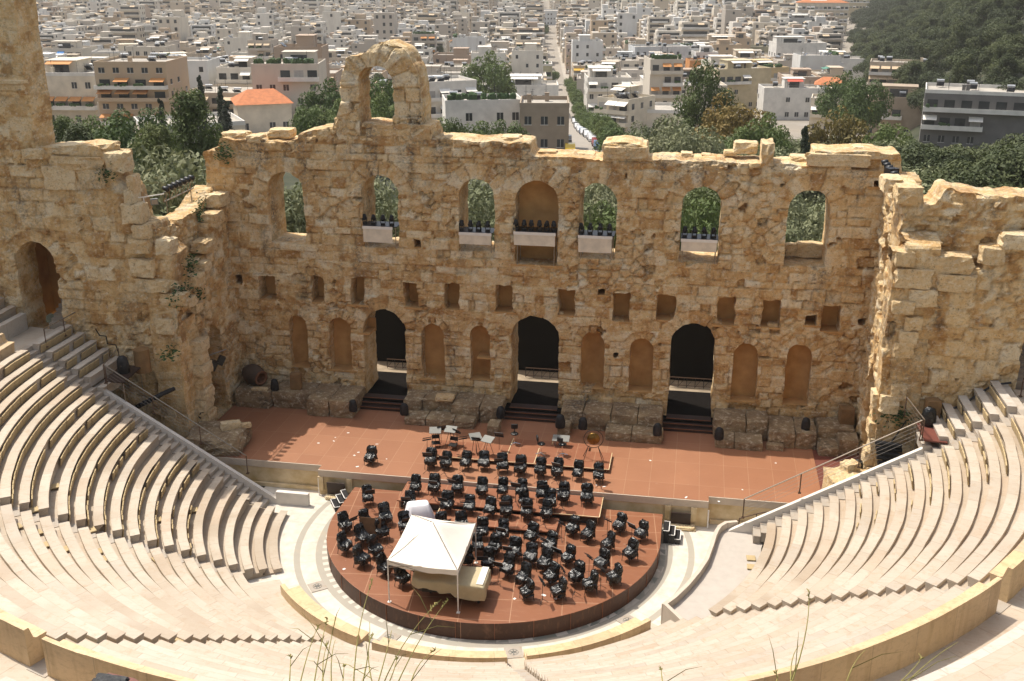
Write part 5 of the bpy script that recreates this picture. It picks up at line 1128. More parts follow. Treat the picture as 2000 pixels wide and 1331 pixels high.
# ------------------------------------------------------------------ dry grass stalks in front of the camera
def grass(seed, items, lab):
    M.setdefault('grass', simple('dry_grass', (.34, .29, .09), .8, .4, 20)); rnd = random.Random(seed); b = MB()
    for (bx, by, tx, ty, d, ear) in items:
        a = CAM+ray(bx, by)*d; c = CAM+ray(tx, ty)*(d+rnd.uniform(.1, .5)); a, c = Vector(a.tolist()), Vector(c.tolist()); mid = (a+c)/2+Vector((rnd.uniform(-.05, .05), 0, .04)); pts = [((1-u)**2)*a+2*u*(1-u)*mid+u*u*c for u in [q/7 for q in range(8)]]
        for k in range(7): b.tube(pts[k], pts[k+1], .0036*(1-k*.09), 4, r2=.0036*(1-(k+1)*.09), caps=False)
        if ear:
            for k in range(9):
                p = c+(pts[-2]-c)*float(k*.10); s = .016; dv = Vector((rnd.uniform(-1, 1), rnd.uniform(-1, 1), rnd.uniform(.2, 1.2)))*s; b.tube(p, p+dv, .004, 3, r2=.001)
        for k in range(1):
            p = pts[rnd.randint(1, 5)]; dv = Vector((rnd.uniform(-.25, .25), rnd.uniform(-.1, .1), rnd.uniform(.05, .3))); b.tube(p, p+dv*.5, .0026, 3, r2=.002).tube(p+dv*.5, p+dv*.85+Vector((0, 0, -.04)), .002, 3, r2=.0006)
    return tag(b.build('dry_grass', M['grass']), lab, 'grass', kind='stuff')
grass(3, [(565, 1345, 568, 1282, 5, 1), (584, 1345, 622, 1222, 5.2, 1), (612, 1345, 640, 1208, 5, 1), (626, 1345, 655, 1205, 5.1, 0), (632, 1345, 640, 1258, 5, 1), (648, 1345, 655, 1250, 5.2, 0), (690, 1345, 728, 1132, 5.0, 1), (706, 1345, 722, 1215, 5, 0), (730, 1345, 727, 1240, 5.2, 1), (735, 1345, 765, 1232, 5, 0), (745, 1345, 856, 1176, 4.8, 1), (772, 1345, 875, 1172, 4.9, 1), (800, 1345, 850, 1270, 5, 1), (668, 1345, 672, 1300, 5, 1), (704, 1345, 712, 1306, 5, 0), (755, 1345, 775, 1285, 5, 1)], 'thin dry grass stalks rising before the camera at the bottom centre')
grass(8, [(1542, 1345, 1580, 1154, 4.6, 1), (1546, 1345, 1560, 1262, 4.7, 0), (1508, 1345, 1513, 1315, 5, 1), (1296, 1345, 1292, 1308, 5, 1), (1650, 1345, 1690, 1270, 5, 0), (1745, 1345, 1800, 1285, 5, 1), (1760, 1345, 1870, 1255, 5, 0)], 'thin dry grass stalks rising before the camera at the bottom right')

# scraps of paper blown over the stage
for k, (px, py, z) in enumerate([(655, 855, 0), (680, 846, 0), (736, 868, 0), (729, 872, 0), (700, 884, 0), (692, 890, 0), (755, 897, 0), (698, 912, 0), (652, 862, 0), (622, 866, 0), (1270, 900, 0), (1340, 972, 0), (1404, 980, 0), (1515, 905, 0), (1571, 978, 0), (1450, 957, 0), (1165, 948, 0), (1180, 951, 0), (1005, 1170, -.63), (1085, 1170, -.63), (1062, 1163, -.63), (672, 1112, -.63)]):
    p = az(px, py, z); o = MB().box((0, 0, .004), (rnd.uniform(.08, .2), rnd.uniform(.05, .12), .006)).build('paper_scrap', M['whitepaint']); o.location = (p[0], p[1], z+.003); o.rotation_euler = (0, 0, rnd.random()*3)
    tag(o, 'small white scrap of paper lying on the red-brown stage floor', 'paper scrap', 'paper scraps on the stage')
# ------------------------------------------------------------------ terrain
def toeline(y): y = np.asarray(y, float); return np.where(y < 205, 55+(205-y)*.6, np.where(y < 430, 55+(y-205)*.067, 70+(y-430)*.125))
def zg(x, y):
    x = np.asarray(x, float); y = np.asarray(y, float)
    z = -1.2-4.0*sst(30, 120, y)-15*sst(95, 270, y)-7*sst(260, 480, y)
    z = np.where(y < 12, -1.2, z)
    toe = toeline(y)
    hill = np.clip(x-toe, 0, None)*.62*sst(120, 230, y); z = z+np.minimum(hill, 85+hill*.0)
    r = np.hypot(x+.7, y+10.8); inb = (r < 33) & (y < 1.5); z = np.where(inb, -3.2, z)
    bowl = (y < -8) & (r >= 31); z = np.where(bowl, np.minimum(9.8+(r-31)*.92, 22.3+(r-44.8)*.25*(r > 44.8)), z)
    return z
gx = np.concatenate([np.arange(-900, -80, 30), np.arange(-80, 160, 4), np.arange(160, 900, 30)]); gy = np.concatenate([np.arange(-75, 60, 3), np.arange(60, 520, 8), np.arange(520, 1900, 40)])
GX, GY = np.meshgrid(gx, gy, indexing='ij'); GZ = zg(GX, GY)+(fbm(GX*.1, GY*.1, 3)-.47)*.8*(GY > 14)-(.0)
V = np.stack([GX.ravel(), GY.ravel(), GZ.ravel()], 1); ny = len(gy)
F = [(i*ny+j, (i+1)*ny+j, (i+1)*ny+j+1, i*ny+j+1) for i in range(len(gx)-1) for j in range(ny-1)]
m = mat('ground_earth', rough=1.0); t = NT(m); g = t.geo(); c = t.ramp(t.noise(g, .06, 6), [(.3, (.30, .26, .21)), (.5, (.24, .21, .17)), (.7, (.33, .30, .26))])
sp = t.n('SeparateXYZ'); t.l(g, sp.inputs[0]); scrub = t.ramp(t.noise(g, .25, 5), [(.35, (.022, .030, .012)), (.62, (.05, .052, .026)), (.78, (.16, .12, .07))])
sel = t.math('GREATER_THAN', t.math('SUBTRACT', sp.outputs[0], t.math('MULTIPLY', sp.outputs[1], .125)), 30.0); c = t.mix(sel, c, scrub)
near = t.math('LESS_THAN', sp.outputs[1], 118.0); c = t.mix(near, c, scrub); t.col(c); M['ground'] = m
tag(mesh_obj('ground', V, F, M['ground'], None, True), kind='structure')
def atg(px, py):
    d = ray(px, py); d = d/np.hypot(d[0], d[1]); prev = None
    for s in np.arange(60, 2500, 2.0):
        p = CAM+d*s
        if p[2] < float(zg(p[0], p[1])): return np.array([p[0], p[1], float(zg(p[0], p[1]))])
    return CAM+d*2400

# ------------------------------------------------------------------ trees
def leaf_mat(name, c0, c1, c2):
    m = mat(name, rough=.75); t = NT(m); oi = t.n('ObjectInfo'); f = t.math('ADD', t.math('MULTIPLY', t.attr('clump'), .6), t.math('MULTIPLY', oi.outputs['Random'], .5), True)
    c = t.ramp(f, [(0, c0), (.5, c1), (1, c2)]); t.col(c)
    try:
        tr = t.n('BsdfTranslucent'); t.l(c, tr.inputs[0]); mx = t.n('MixShader'); mx.inputs[0].default_value = .2
        out = [n for n in t.t.nodes if n.type == 'OUTPUT_MATERIAL'][0]; t.l(t.b.outputs[0], mx.inputs[1]); t.l(tr.outputs[0], mx.inputs[2]); t.l(mx.outputs[0], out.inputs[0])
    except Exception: pass
    return m
M['olive'] = leaf_mat('olive_leaves', (.075, .092, .036), (.16, .175, .08), (.27, .27, .15))
M['pine'] = leaf_mat('pine_needles', (.018, .029, .008), (.042, .058, .015), (.082, .098, .027))
M['broad'] = leaf_mat('broad_leaves', (.035, .065, .013), (.085, .125, .028), (.15, .185, .05))
M['feather'] = leaf_mat('feathery_leaves', (.045, .07, .018), (.095, .125, .03), (.15, .17, .05))
M['cypress'] = leaf_mat('cypress_leaves', (.012, .022, .010), (.025, .04, .016), (.045, .06, .022))
M['autumn'] = leaf_mat('yellowing_leaves', (.10, .085, .02), (.17, .13, .03), (.24, .16, .04))
M['bark'] = simple('bark', (.05, .038, .026), .9, .4, 4)
def tree_proto(kind, h, rad, leafm, seed, nclump=34, nleaf=95, ls=.26):
    rnd = random.Random(seed); t = empty('tree', (0, 0, -200)); b = MB()
    th = h*.45; b.tube((0, 0, -1.2), (.1, 0, th*.5), .035*h*.55, 7, r2=.025*h*.55).tube((.1, 0, th*.5), (0, .1, th), .025*h*.55, 7, r2=.015*h*.55)
    cl = []
    for k in range(nclump):
        if kind == 'round':
            while True:
                p = Vector((rnd.uniform(-1, 1), rnd.uniform(-1, 1), rnd.uniform(-.9, 1)))
                if .35 < p.length < 1: break
            p = Vector((p.x*rad, p.y*rad, h*.62+p.z*h*.36)); s = rad*rnd.uniform(.24, .42)
        elif kind == 'pine':
            u = rnd.random()**.8; rr = rad*(1.05-u*.8)*rnd.uniform(.35, 1); a = rnd.random()*6.28; p = Vector((rr*math.cos(a), rr*math.sin(a), h*(.28+.70*u))); s = rad*rnd.uniform(.22, .36)*(1.1-.45*u)
        elif kind == 'umbrella':
            a = rnd.random()*6.28; rr = rad*math.sqrt(rnd.random())*.9; p = Vector((rr*math.cos(a), rr*math.sin(a), h*(.72+.22*(1-(rr/rad)**2))+rnd.uniform(-.6, .5))); s = rad*rnd.uniform(.24, .38)
        else:
            u = k/nclump; p = Vector((rnd.gauss(0, .12*rad), rnd.gauss(0, .12*rad), h*(.06+.9*u))); s = rad*(.95-.75*u**1.6)*rnd.uniform(.8, 1.05)
        cl.append((p, s, rnd.random()))
        if kind != 'cypress' and k % 3 == 0: b.tube((0, 0, th*rnd.uniform(.5, .95)), tuple(p), .005*h, 5, r2=.0015*h)
    b.build('trunk', M['bark'], t)
    V = []; F = []; A = []
    for p, s, cr in cl:
        for q in range(nleaf):
            while True:
                d = Vector((rnd.uniform(-1, 1), rnd.uniform(-1, 1), rnd.uniform(-1, 1)))
                if .05 < d.length < 1: break
            d = d.normalized()*(d.length**.4); zs = 1.25 if kind in ('pine', 'cypress') else .85
            c = p+Vector((d.x*s, d.y*s, d.z*s*zs)); L = ls*rnd.uniform(.6, 1.35)
            nrm = (d+Vector((rnd.uniform(-.8, .8), rnd.uniform(-.8, .8), rnd.uniform(-.4, 1.0)))).normalized(); a = nrm.orthogonal().normalized(); a = (Matrix.Rotation(rnd.random()*6.28, 3, nrm) @ a); bb = nrm.cross(a)
            n0 = len(V); asp = .45 if kind != 'pine' else .32
            V += [c-a*L, c+bb*L*asp, c+a*L, c-bb*L*asp]; F.append((n0, n0+1, n0+2, n0+3)); A += [min(1, max(0, cr*.75+.25*rnd.random()))]*4
    mesh_obj('crown', V, F, M[leafm], t, False, {'clump': A})
    return t
TP = {'olive': [tree_proto('round', 7.0, 3.7, 'olive', s, 44, 210, .175) for s in (1, 2, 3)], 'pine': [tree_proto('pine', 12, 4.0, 'pine', s, 50, 190, .22) for s in (4, 5)], 'lightpine': [tree_proto('pine', 12, 4.2, 'feather', s, 54, 190, .20) for s in (14, 15)], 'umbrella': [tree_proto('umbrella', 9.5, 4.6, 'pine', s, 44, 170, .24) for s in (6, 7)],
      'broad': [tree_proto('round', 8, 3.6, 'broad', s, 40, 190, .19) for s in (8, 9)], 'feather': [tree_proto('round', 10, 3.4, 'feather', s, 46, 200, .17) for s in (10,)], 'cypress': [tree_proto('cypress', 11, 1.25, 'cypress', s, 28, 200, .14) for s in (11,)], 'autumn': [tree_proto('round', 6.5, 3.2, 'autumn', s, 34, 170, .18) for s in (12,)]}
TUSE = {}; TREES = []
TNAME = {'olive': ('olive_tree', 'grey green olive tree'), 'pine': ('pine_tree', 'tall dark green pine'), 'lightpine': ('pine_tree', 'tall bright green pine'), 'umbrella': ('pine_tree', 'broad dark green pine'), 'broad': ('tree', 'leafy green tree'), 'feather': ('tree', 'feathery bright green tree'), 'cypress': ('cypress_tree', 'slim dark cypress'), 'autumn': ('tree', 'yellowing bushy tree')}
trnd = random.Random(21)
def put_tree(kind, x, y, sc, where, group, sz=1.0, z=None):
    k = trnd.randrange(len(TP[kind])); p = TP[kind][k]
    if (kind, k) not in TUSE: TUSE[(kind, k)] = 1; o = p
    else: o = copy_tree(p)
    o.name = TNAME[kind][0]; o.location = (x, y, float(zg(x, y)) if z is None else z); o.rotation_euler = (0, 0, trnd.random()*6.28); o.scale = (sc, sc, sc*sz)
    TREES.append((o, TNAME[kind][1], where, group)); return o
def tree_px(kind, px, ptop, d, where, group, wpx=None):
    # a tree at horizontal distance d in the direction of pixel column px, tall enough to reach pixel row ptop
    r = ray(px, ptop); r = r/np.hypot(r[0], r[1]); p = CAM+r*d; z = float(zg(p[0], p[1])); H = {'olive': 7.2, 'pine': 12.3, 'lightpine': 12.3, 'umbrella': 9.6, 'broad': 8.2, 'feather': 10.3, 'cypress': 11, 'autumn': 6.7}[kind]
    h = max(2.0, p[2]-z); sc = h/H; o = put_tree(kind, p[0], p[1], sc, where, group)
    if wpx: w0 = {'olive': 7.6, 'pine': 7.5, 'lightpine': 7.8, 'umbrella': 9.6, 'broad': 7.4, 'feather': 7, 'cypress': 2.4, 'autumn': 6.6}[kind]; s = max(wpx*d/FPX/w0, sc*.72); o.scale = (s, s, sc)
    return o
G1 = 'trees behind the stage wall'
for px, top, d, kind, w_ in [(370, 172, 92, 'lightpine', 150), (300, 250, 88, 'lightpine', 130), (225, 225, 100, 'broad', 130), (150, 250, 92, 'pine', 150), (120, 225, 108, 'lightpine', 110), (255, 205, 118, 'broad', 120), (420, 265, 98, 'lightpine', 110), (200, 285, 82, 'pine', 130), (265, 300, 80, 'olive', 110), (330, 315, 74, 'olive', 150), (290, 340, 70, 'olive', 110), (390, 330, 76, 'olive', 110), (345, 345, 70, 'olive', 120), (90, 290, 85, 'broad', 120), (455, 300, 90, 'pine', 90), (175, 225, 125, 'broad', 110)]:
    tree_px(kind, px, top, d, 'behind the left wing wall', G1, w_)
for px, top, d, kind, w_ in [(570, 355, 78, 'olive', 110), (600, 370, 74, 'olive', 100), (745, 355, 80, 'olive', 120), (770, 395, 74, 'olive', 90), (720, 345, 84, 'olive', 110), (930, 350, 80, 'olive', 110), (955, 390, 74, 'olive', 100), (900, 360, 82, 'olive', 110), (1165, 355, 84, 'olive', 120), (1190, 395, 76, 'broad', 90), (1140, 390, 78, 'olive', 90), (1375, 368, 78, 'feather', 120), (1350, 390, 74, 'broad', 90), (1575, 368, 82, 'olive', 120), (1600, 400, 76, 'olive', 110), (1550, 390, 78, 'olive', 100), (1000, 380, 80, 'olive', 100), (660, 350, 84, 'olive', 110), (1450, 350, 84, 'olive', 120)]:
    tree_px(kind, px, top, d, 'behind the arched windows', G1, w_)
tr2 = random.Random(5)
for q in range(125):
    d = 84+tr2.random()**.85*92; px = 1190+tr2.random()*870; base = CAM[2]-float(zg(0, d-55)); 
    r = ray(px, 300); r = r/np.hypot(r[0], r[1]); p = CAM+r*d
    if px < 1480 and d > 150: continue
    if px < 1260 and d > 118: continue
    kd = ['olive', 'olive', 'olive', 'broad'][tr2.randrange(4)] if px < 1750 else ['olive', 'olive', 'umbrella'][tr2.randrange(3)]
    lim = np.interp(px, [1190, 1260, 1450, 1600, 1750, 1900, 2000, 2060], [270, 245, 232, 262, 268, 286, 272, 240])+tr2.uniform(0, 40); zt = p0 = float(zg(p[0], p[1])); hh = {'olive': 7.2, 'broad': 8.2, 'umbrella': 9.6}[kd]; sc = tr2.uniform(.85, 1.25)
    while sc > .3 and pj((p[0], p[1], zt+hh*sc))[1] < lim: sc -= .04
    if sc < .42: continue
    put_tree(kd, p[0], p[1], sc, 'right of the stage wall', G1, z=zt).scale = (max(sc, .8), max(sc, .8), sc)
for px, top, d, kind, w_, wh in [(1378, 125, 150, 'feather', 95, 'among the houses right of the street'), (1430, 190, 140, 'autumn', 60, 'beside the ochre houses'), (1575, 236, 112, 'cypress', 24, 'standing alone above the stage wall'), (1290, 232, 122, 'olive', 110, 'in front of the long cream building'), (1220, 250, 118, 'broad', 70, 'at the right side of the street end'), (1350, 240, 116, 'olive', 130, 'in front of the long cream building'), (1500, 215, 128, 'broad', 110, 'below the white terraced houses at the right'),
                            (1640, 215, 135, 'autumn', 55, 'before the brown balcony house'), (1735, 235, 128, 'broad', 90, 'before the brown balcony house'), (640, 148, 165, 'broad', 55, 'left of the ruined arch'), (660, 190, 150, 'broad', 60, 'left of the ruined arch'), (600, 205, 150, 'broad', 70, 'left of the ruined arch'), (735, 145, 150, 'broad', 80, 'seen through the ruined arch'), (745, 175, 135, 'broad', 70, 'seen through the ruined arch'), (760, 150, 160, 'cypress', 26, 'seen through the ruined arch'), (850, 225, 135, 'broad', 70, 'right of the ruined arch'), (880, 235, 130, 'feather', 55, 'right of the ruined arch'),
                            (925, 235, 135, 'broad', 80, 'before the low white houses'), (995, 232, 140, 'broad', 50, 'before the low white houses'), (955, 95, 270, 'broad', 45, 'between the town houses above the middle of the wall'), (388, 140, 190, 'cypress', 16, 'before the cream blocks at the left'), (428, 163, 180, 'cypress', 24, 'before the cream blocks at the left'), (440, 190, 178, 'cypress', 30, 'before the cream blocks at the left'), (312, 185, 150, 'cypress', 14, 'before the cream blocks at the left'), (1655, 135, 240, 'broad', 80, 'below the wooded hill'), (1700, 150, 215, 'broad', 60, 'below the wooded hill'), (1240, 275, 104, 'broad', 60, 'beside the raised block of the wall top'), (1060, 290, 104, 'broad', 60, 'just behind the lowered wall top'), (1120, 297, 102, 'broad', 55, 'just behind the lowered wall top')]:
    tree_px(kind, px, top, d, wh, 'trees among the houses', w_)
# ------------------------------------------------------------------ the town
wallm = mat('town_wall', rough=.85); t = NT(wallm); oi = t.n('ObjectInfo'); rr = t.math('FRACT', t.math('ADD', t.attr('tint'), oi.outputs['Random']))
c = t.ramp(rr, [(0, (.55, .49, .40)), (.12, (.64, .60, .53)), (.24, (.50, .41, .30)), (.36, (.62, .55, .44)), (.46, (.40, .35, .29)), (.56, (.66, .61, .52)), (.66, (.47, .41, .34)), (.74, (.46, .34, .22)), (.82, (.38, .28, .20)), (.90, (.62, .61, .58)), (1, (.60, .52, .42))]); [n for n in t.t.nodes if n.type == 'VALTORGB'][0].color_ramp.interpolation = 'CONSTANT'
c = t.mix(t.math('MULTIPLY', t.ramp(t.noise(t.geo((1, 1, .3)), .4, 5), bw(.45, .75)), .4), c, (.36, .31, .26)); t.col(c); M['town'] = wallm
def wallcol(name, c): M[name] = simple(name, c, .85, .22, .5); return name
PAL = {'white': (.69, .66, .60), 'cream': (.66, .58, .45), 'beige': (.54, .45, .34), 'pale blue': (.58, .59, .58), 'grey': (.42, .41, .38), 'ochre': (.60, .45, .24), 'olive green': (.42, .38, .24), 'pink': (.49, .39, .33), 'brown': (.36, .28, .20), 'dark': (.16, .15, .14), 'orange': (.62, .27, .08), 'pale yellow': (.55, .46, .29)}
for k, v in PAL.items(): wallcol('wall_'+k.replace(' ', '_'), v)
M['glass'] = simple('dark_window_glass', (.035, .04, .045), .15, .4, .8); M['roofc'] = simple('concrete_roof', (.42, .38, .32), .9, .3, .35); M['tile'] = simple('orange_roof_tiles', (.50, .17, .06), .85, .3, 1.2); M['shutter'] = simple('grey_shutter', (.40, .37, .33), .7, .2, 2)
AW = {'orange': (.55, .24, .07), 'white': (.78, .74, .66), 'green': (.08, .22, .16), 'blue': (.03, .17, .42), 'beige': (.58, .44, .28), 'red': (.50, .08, .04), 'yellow': (.62, .36, .04)}
for k, v in AW.items(): M['aw_'+k] = simple('awning_'+k, v, .8, .15, 2)
M['tank'] = simple('steel_tank', (.62, .62, .60), .35, .15, 3, .5); M['panel'] = simple('solar_panel', (.03, .035, .05), .15, .2, 3); M['leafs'] = M['broad']
def house(o, w, d, h, nf, rnd, wm, opts, single=False):
    """walls, windows, balconies, awnings and roof things of a town house; its front looks towards -y"""
    mats = [wm, M['glass'], M['roofc'], M['wall_white'], M['shutter'], M['aw_'+opts.get('aw', 'white')], M['tank'], M['panel'], M['tile'], M['plant'], M['black']]
    B = MB(); fh = h/nf
    def part(name, b, mi, parent=None):
        if single: 
            n = len(B.v); B.v += b.v; B.f += [tuple(i+n for i in f) for f in b.f]; B.m += [mi]*len(b.f); return None
        return b.build(name, mats[mi], parent or o)
    part('wall', MB().box((0, 0, h/2-2), (w, d, h+4)), 0)
    pr = MB()
    for (cx, cy, lx, ly) in ((0, -d/2+.1, w+.1, .2), (0, d/2-.1, w+.1, .2), (-w/2+.1, 0, .2, d-.4), (w/2-.1, 0, .2, d-.4)): pr.box((cx, cy, h+.35), (lx, ly, .75))
    part('parapet', pr, 3 if opts.get('trim') else 0); part('roof', MB().box((0, 0, h+.03), (w-.4, d-.4, .08)), 2)
    nb = opts.get('bal', 1); nwin = max(1, int(w/2.6))
    def win(cx, cy, cz, ww, wh, side=0):
        b = MB(); fr = MB()
        if side: b.box((cx, cy, cz), (.06, ww, wh)); fr.box((cx, cy, cz-wh/2-.05), (.16, ww+.2, .1))
        else: b.box((cx, cy, cz), (ww, .06, wh)); fr.box((cx, cy, cz-wh/2-.05), (ww+.2, .16, .1)).box((cx, cy-.02, cz), (.06, .06, wh))
        p = part('window', b, 1); part('sill', fr, 3, p)
    for f in range(nf):
        z = f*fh
        if f > 0 and nb and rnd.random() < opts.get('balp', .9):
            bw_ = w if rnd.random() < .7 else w*.6; off = (w-bw_)/2*rnd.choice((-1, 1)); dp = 1.3
            bb = MB().box((off, -d/2-dp/2, z+.05), (bw_, dp, .16)).box((off, -d/2-dp+.05, z+.5), (bw_, .09, .85)).box((off-bw_/2+.05, -d/2-dp/2, z+.5), (.09, dp-.1, .85)).box((off+bw_/2-.05, -d/2-dp/2, z+.5), (.09, dp-.1, .85))
            bal = part('balcony', bb, 3 if opts.get('trim', rnd.random() < .5) else 0)
            n = max(1, int(bw_/2.8))
            for q in range(n):
                x = off-bw_/2+(q+.5)*bw_/n; ww = min(2.0, bw_/n*.72); part('balcony_door', MB().box((x, -d/2-.02, z+1.25), (ww, .06, 2.2)), 4 if rnd.random() < .3 else 1)
                if rnd.random() < opts.get('awp', .25): part('awning', MB().box((x, -d/2-.75, z+2.35), (ww+.7, 1.7, .05), rx=math.radians(28)), 5)
                if rnd.random() < opts.get('plants', .15):
                    pl = MB()
                    for _ in range(7): pl.rock((x+rnd.uniform(-1, 1), -d/2-dp+.15, z+1.0+rnd.uniform(0, .3)), (.5, .4, .5), rnd.randint(0, 999), n=2, amp=.3)
                    part('balcony_plants', pl, 9)
        else:
            for q in range(nwin):
                if rnd.random() < .75: win(-w/2+(q+.5)*w/nwin, -d/2-.01, z+1.6, 1.15, 1.35)
        ns = max(1, int(d/3.2))
        for s in (-1, 1):
            for q in range(ns):
                if rnd.random() < opts.get('sidew', .55): win(s*(w/2+.01), -d/2+(q+.5)*d/ns, z+1.6, 1.0, 1.3, 1)
    # roof things
    zr = h+.07
    if opts.get('pent', rnd.random() < .7):
        pw_, pd = w*rnd.uniform(.3, .6), d*rnd.uniform(.35, .6); px_, py_ = rnd.uniform(-.2, .2)*w, rnd.uniform(-.05, .25)*d
        pe = part('penthouse', MB().box((px_, py_, zr+1.35), (pw_, pd, 2.7)).box((px_, py_, zr+2.75), (pw_+.5, pd+.5, .14)), 0); part('penthouse_door', MB().box((px_, py_-pd/2-.02, zr+1.1), (pw_*.5, .05, 2.0)), 1, pe)
        if rnd.random() < opts.get('awp', .25)+.2: part('awning', MB().box((px_, py_-pd/2-1.0, zr+2.35), (pw_*.8, 2.2, .06), rx=math.radians(14)), 5)
    if opts.get('tiles'):
        b = MB(); e = .5; b.add([(-w/2-e, -d/2-e, zr+.7), (w/2+e, -d/2-e, zr+.7), (w/2+e, d/2+e, zr+.7), (-w/2-e, d/2+e, zr+.7), (-w/4, 0, zr+.7+d*.22), (w/4, 0, zr+.7+d*.22)], [(0, 1, 5, 4), (2, 3, 4, 5), (1, 2, 5), (3, 0, 4), (3, 2, 1, 0)]); part('tiled_roof', b, 8)
    else:
        for q in range(opts.get('heat', rnd.randint(2, 5))):
            x, y = rnd.uniform(-.38, .38)*w, rnd.uniform(-.4, .4)*d; hz = part('solar_panel', MB().box((x, y, zr+.75), (1.5, 1.6, .07), rx=math.radians(-38)).tube((x-.6, y+.5, zr), (x-.6, y+.5, zr+1.2), .04, 4).tube((x+.6, y+.5, zr), (x+.6, y+.5, zr+1.2), .04, 4), 7); part('water_tank', MB().tube((x-.75, y+.65, zr+1.4), (x+.75, y+.65, zr+1.4), .27, 8), 6, hz)
        for q in range(rnd.randint(3, 6)): x, y = rnd.uniform(-.4, .4)*w, rnd.uniform(-.4, .4)*d; part('antenna', MB().tube((x, y, zr), (x, y, zr+rnd.uniform(2, 3.5)), .035, 4).tube((x-.4, y, zr+2), (x+.4, y, zr+2), .02, 4), 10)
        for q in range(rnd.randint(0, 2)): x, y = rnd.uniform(-.35, .35)*w, rnd.uniform(-.35, .35)*d; part('chimney', MB().box((x, y, zr+.7), (.7, .6, 1.4)).box((x, y, zr+1.45), (.85, .75, .12)), 0)
    if opts.get('roofplants'):
        pl = MB()
        for _ in range(26): pl.rock((rnd.uniform(-.46, .46)*w, -d/2+.5+rnd.uniform(-.1, .9), zr+.9+rnd.uniform(0, .4)), (.9, .7, 1.0), rnd.randint(0, 999), n=2, amp=.35)
        part('roof_plants', pl, 9)
    if single:
        V, F, m_ = B.v, B.f, B.m; return V, F, m_, mats
HOUSES = []; FOOT = []; SPAN = []
def town_house(px0, px1, pyb, pyt, dep, col, label, nf=None, rot=0.0, **opts):
    a, c = atg((px0+px1)/2, pyb), None; d_ = math.hypot(a[0]-CAM[0], a[1]-CAM[1]); zz = float(zg(a[0], a[1]))
    dist_ = abs((a-CAM)@_fw); w = (px1-px0)*dist_/FPX/(abs(math.cos(rot))+.0)
    h = 2.0
    while h < 40 and pj((a[0], a[1], zz+h))[1] > pyt: h += .2
    face = math.atan2(a[0]-CAM[0], a[1]-CAM[1]); rz = -face+rot
    nf = nf or max(1, round(h/3.1)); ctr = (a[0]+math.sin(face-rot)*dep/2, a[1]+math.cos(face-rot)*dep/2)
    o = empty('town_house', (ctr[0], ctr[1], zz), rz, label, 'house', 'houses of the town behind the theatre'); house(o, w, dep, h, nf, random.Random(int(px0*7+pyb)), M['wall_'+col.replace(' ', '_')], opts); SPAN.append((px0, px1, d_)) if d_ < 330 else None; HOUSES.append(o); FOOT.append((ctr[0], ctr[1], math.hypot(w, dep)/2)); return o
TH = town_house
TH(70, 190, 246, 150, 13, 'cream', 'cream flats with orange awnings at the far left beside the tall ruin', 3, -.45, aw='orange', awp=.8, plants=.5, trim=True)
TH(180, 262, 215, 165, 11, 'white', 'white flats with white awnings and planted terraces at the left', 3, -.5, aw='white', awp=.8, plants=.4)
TH(192, 300, 178, 105, 13, 'cream', 'cream house with a flat overhanging roof and white awnings at the left', 3, -.15, aw='white', awp=.6, trim=True)
TH(288, 398, 216, 128, 14, 'cream', 'large plain cream block with few small windows behind the big pine', 4, .25, bal=0, sidew=.3, heat=1)
TH(398, 450, 212, 128, 9, 'pale blue', 'narrow pale blue block with a lift tower right of the cream block', 4, 0, bal=0, sidew=.3)
TH(446, 548, 220, 136, 12, 'beige', 'stained beige block right of the two dark cypresses', 4, .1, bal=0, sidew=.5)
TH(505, 585, 160, 117, 10, 'white', 'white house with brown striped awnings above the beige block', 3, 0, aw='beige', awp=.9)
TH(570, 652, 216, 168, 11, 'white', 'white two-storey house left of the ruined arch', 2, .2, bal=0, heat=3)
TH(470, 572, 262, 212, 11, 'cream', 'low cream house with an orange tiled roof above the wall top at the left', 1, .1, tiles=True, bal=0)
TH(290, 480, 285, 252, 14, 'cream', 'long low cream building with a flat terrace behind the top left of the stage wall', 1, .15, bal=0, heat=0, pent=False, trim=True)
TH(590, 690, 172, 118, 12, 'beige', 'plain beige block directly behind the left shoulder of the arch', 4, 0, bal=0, sidew=.2)
TH(250, 335, 128, 52, 14, 'grey', 'tall grey office block with strip balconies at the upper left', 7, -.35, balp=1, trim=True)
TH(385, 455, 66, 18, 16, 'beige', 'tall windowless beige slab in the far town at the left', 7, .2, bal=0, sidew=.1)
TH(480, 545, 100, 72, 14, 'dark', 'dark glass low block in the far town left of the arch', 3, 0, balp=1)
TH(832, 932, 258, 165, 12, 'white', 'white modern house with red brown balconies right of the ruined arch', 3, .35, trim=True, sidew=.15)
TH(846, 905, 165, 128, 10, 'white', 'small white roof house with a bright blue awning', 2, 0, aw='blue', awp=1.0, roofplants=True)
TH(960, 1078, 178, 130, 12, 'olive green', 'olive coloured house with a planted roof terrace above the middle of the wall', 2, 0, roofplants=True, trim=True, plants=.5)
TH(925, 1090, 232, 172, 13, 'white', 'long low white house with several roof levels behind the middle of the wall', 2, 0, bal=0, pent=True, heat=2)
TH(1000, 1070, 215, 185, 8, 'pale blue', 'small pale blue roof house on the left side of the street', 1, 0, bal=0)
TH(872, 1022, 290, 205, 9, 'white', 'white garden wall house with potted plants on its roof edge', 2, .1, bal=0, roofplants=True, pent=False, sidew=.1)
TH(1015, 1110, 300, 212, 10, 'brown', 'windowless brown plaster block at the street corner', 2, 0, bal=0, pent=False, heat=0, sidew=0)
TH(1105, 1175, 148, 92, 14, 'pink', 'pale pink flats at the right side of the far street end', 4, -.1, balp=.5)
TH(1140, 1200, 190, 140, 11, 'beige', 'beige flats with a planted roof right of the street', 3, -.2, roofplants=True, plants=.8)
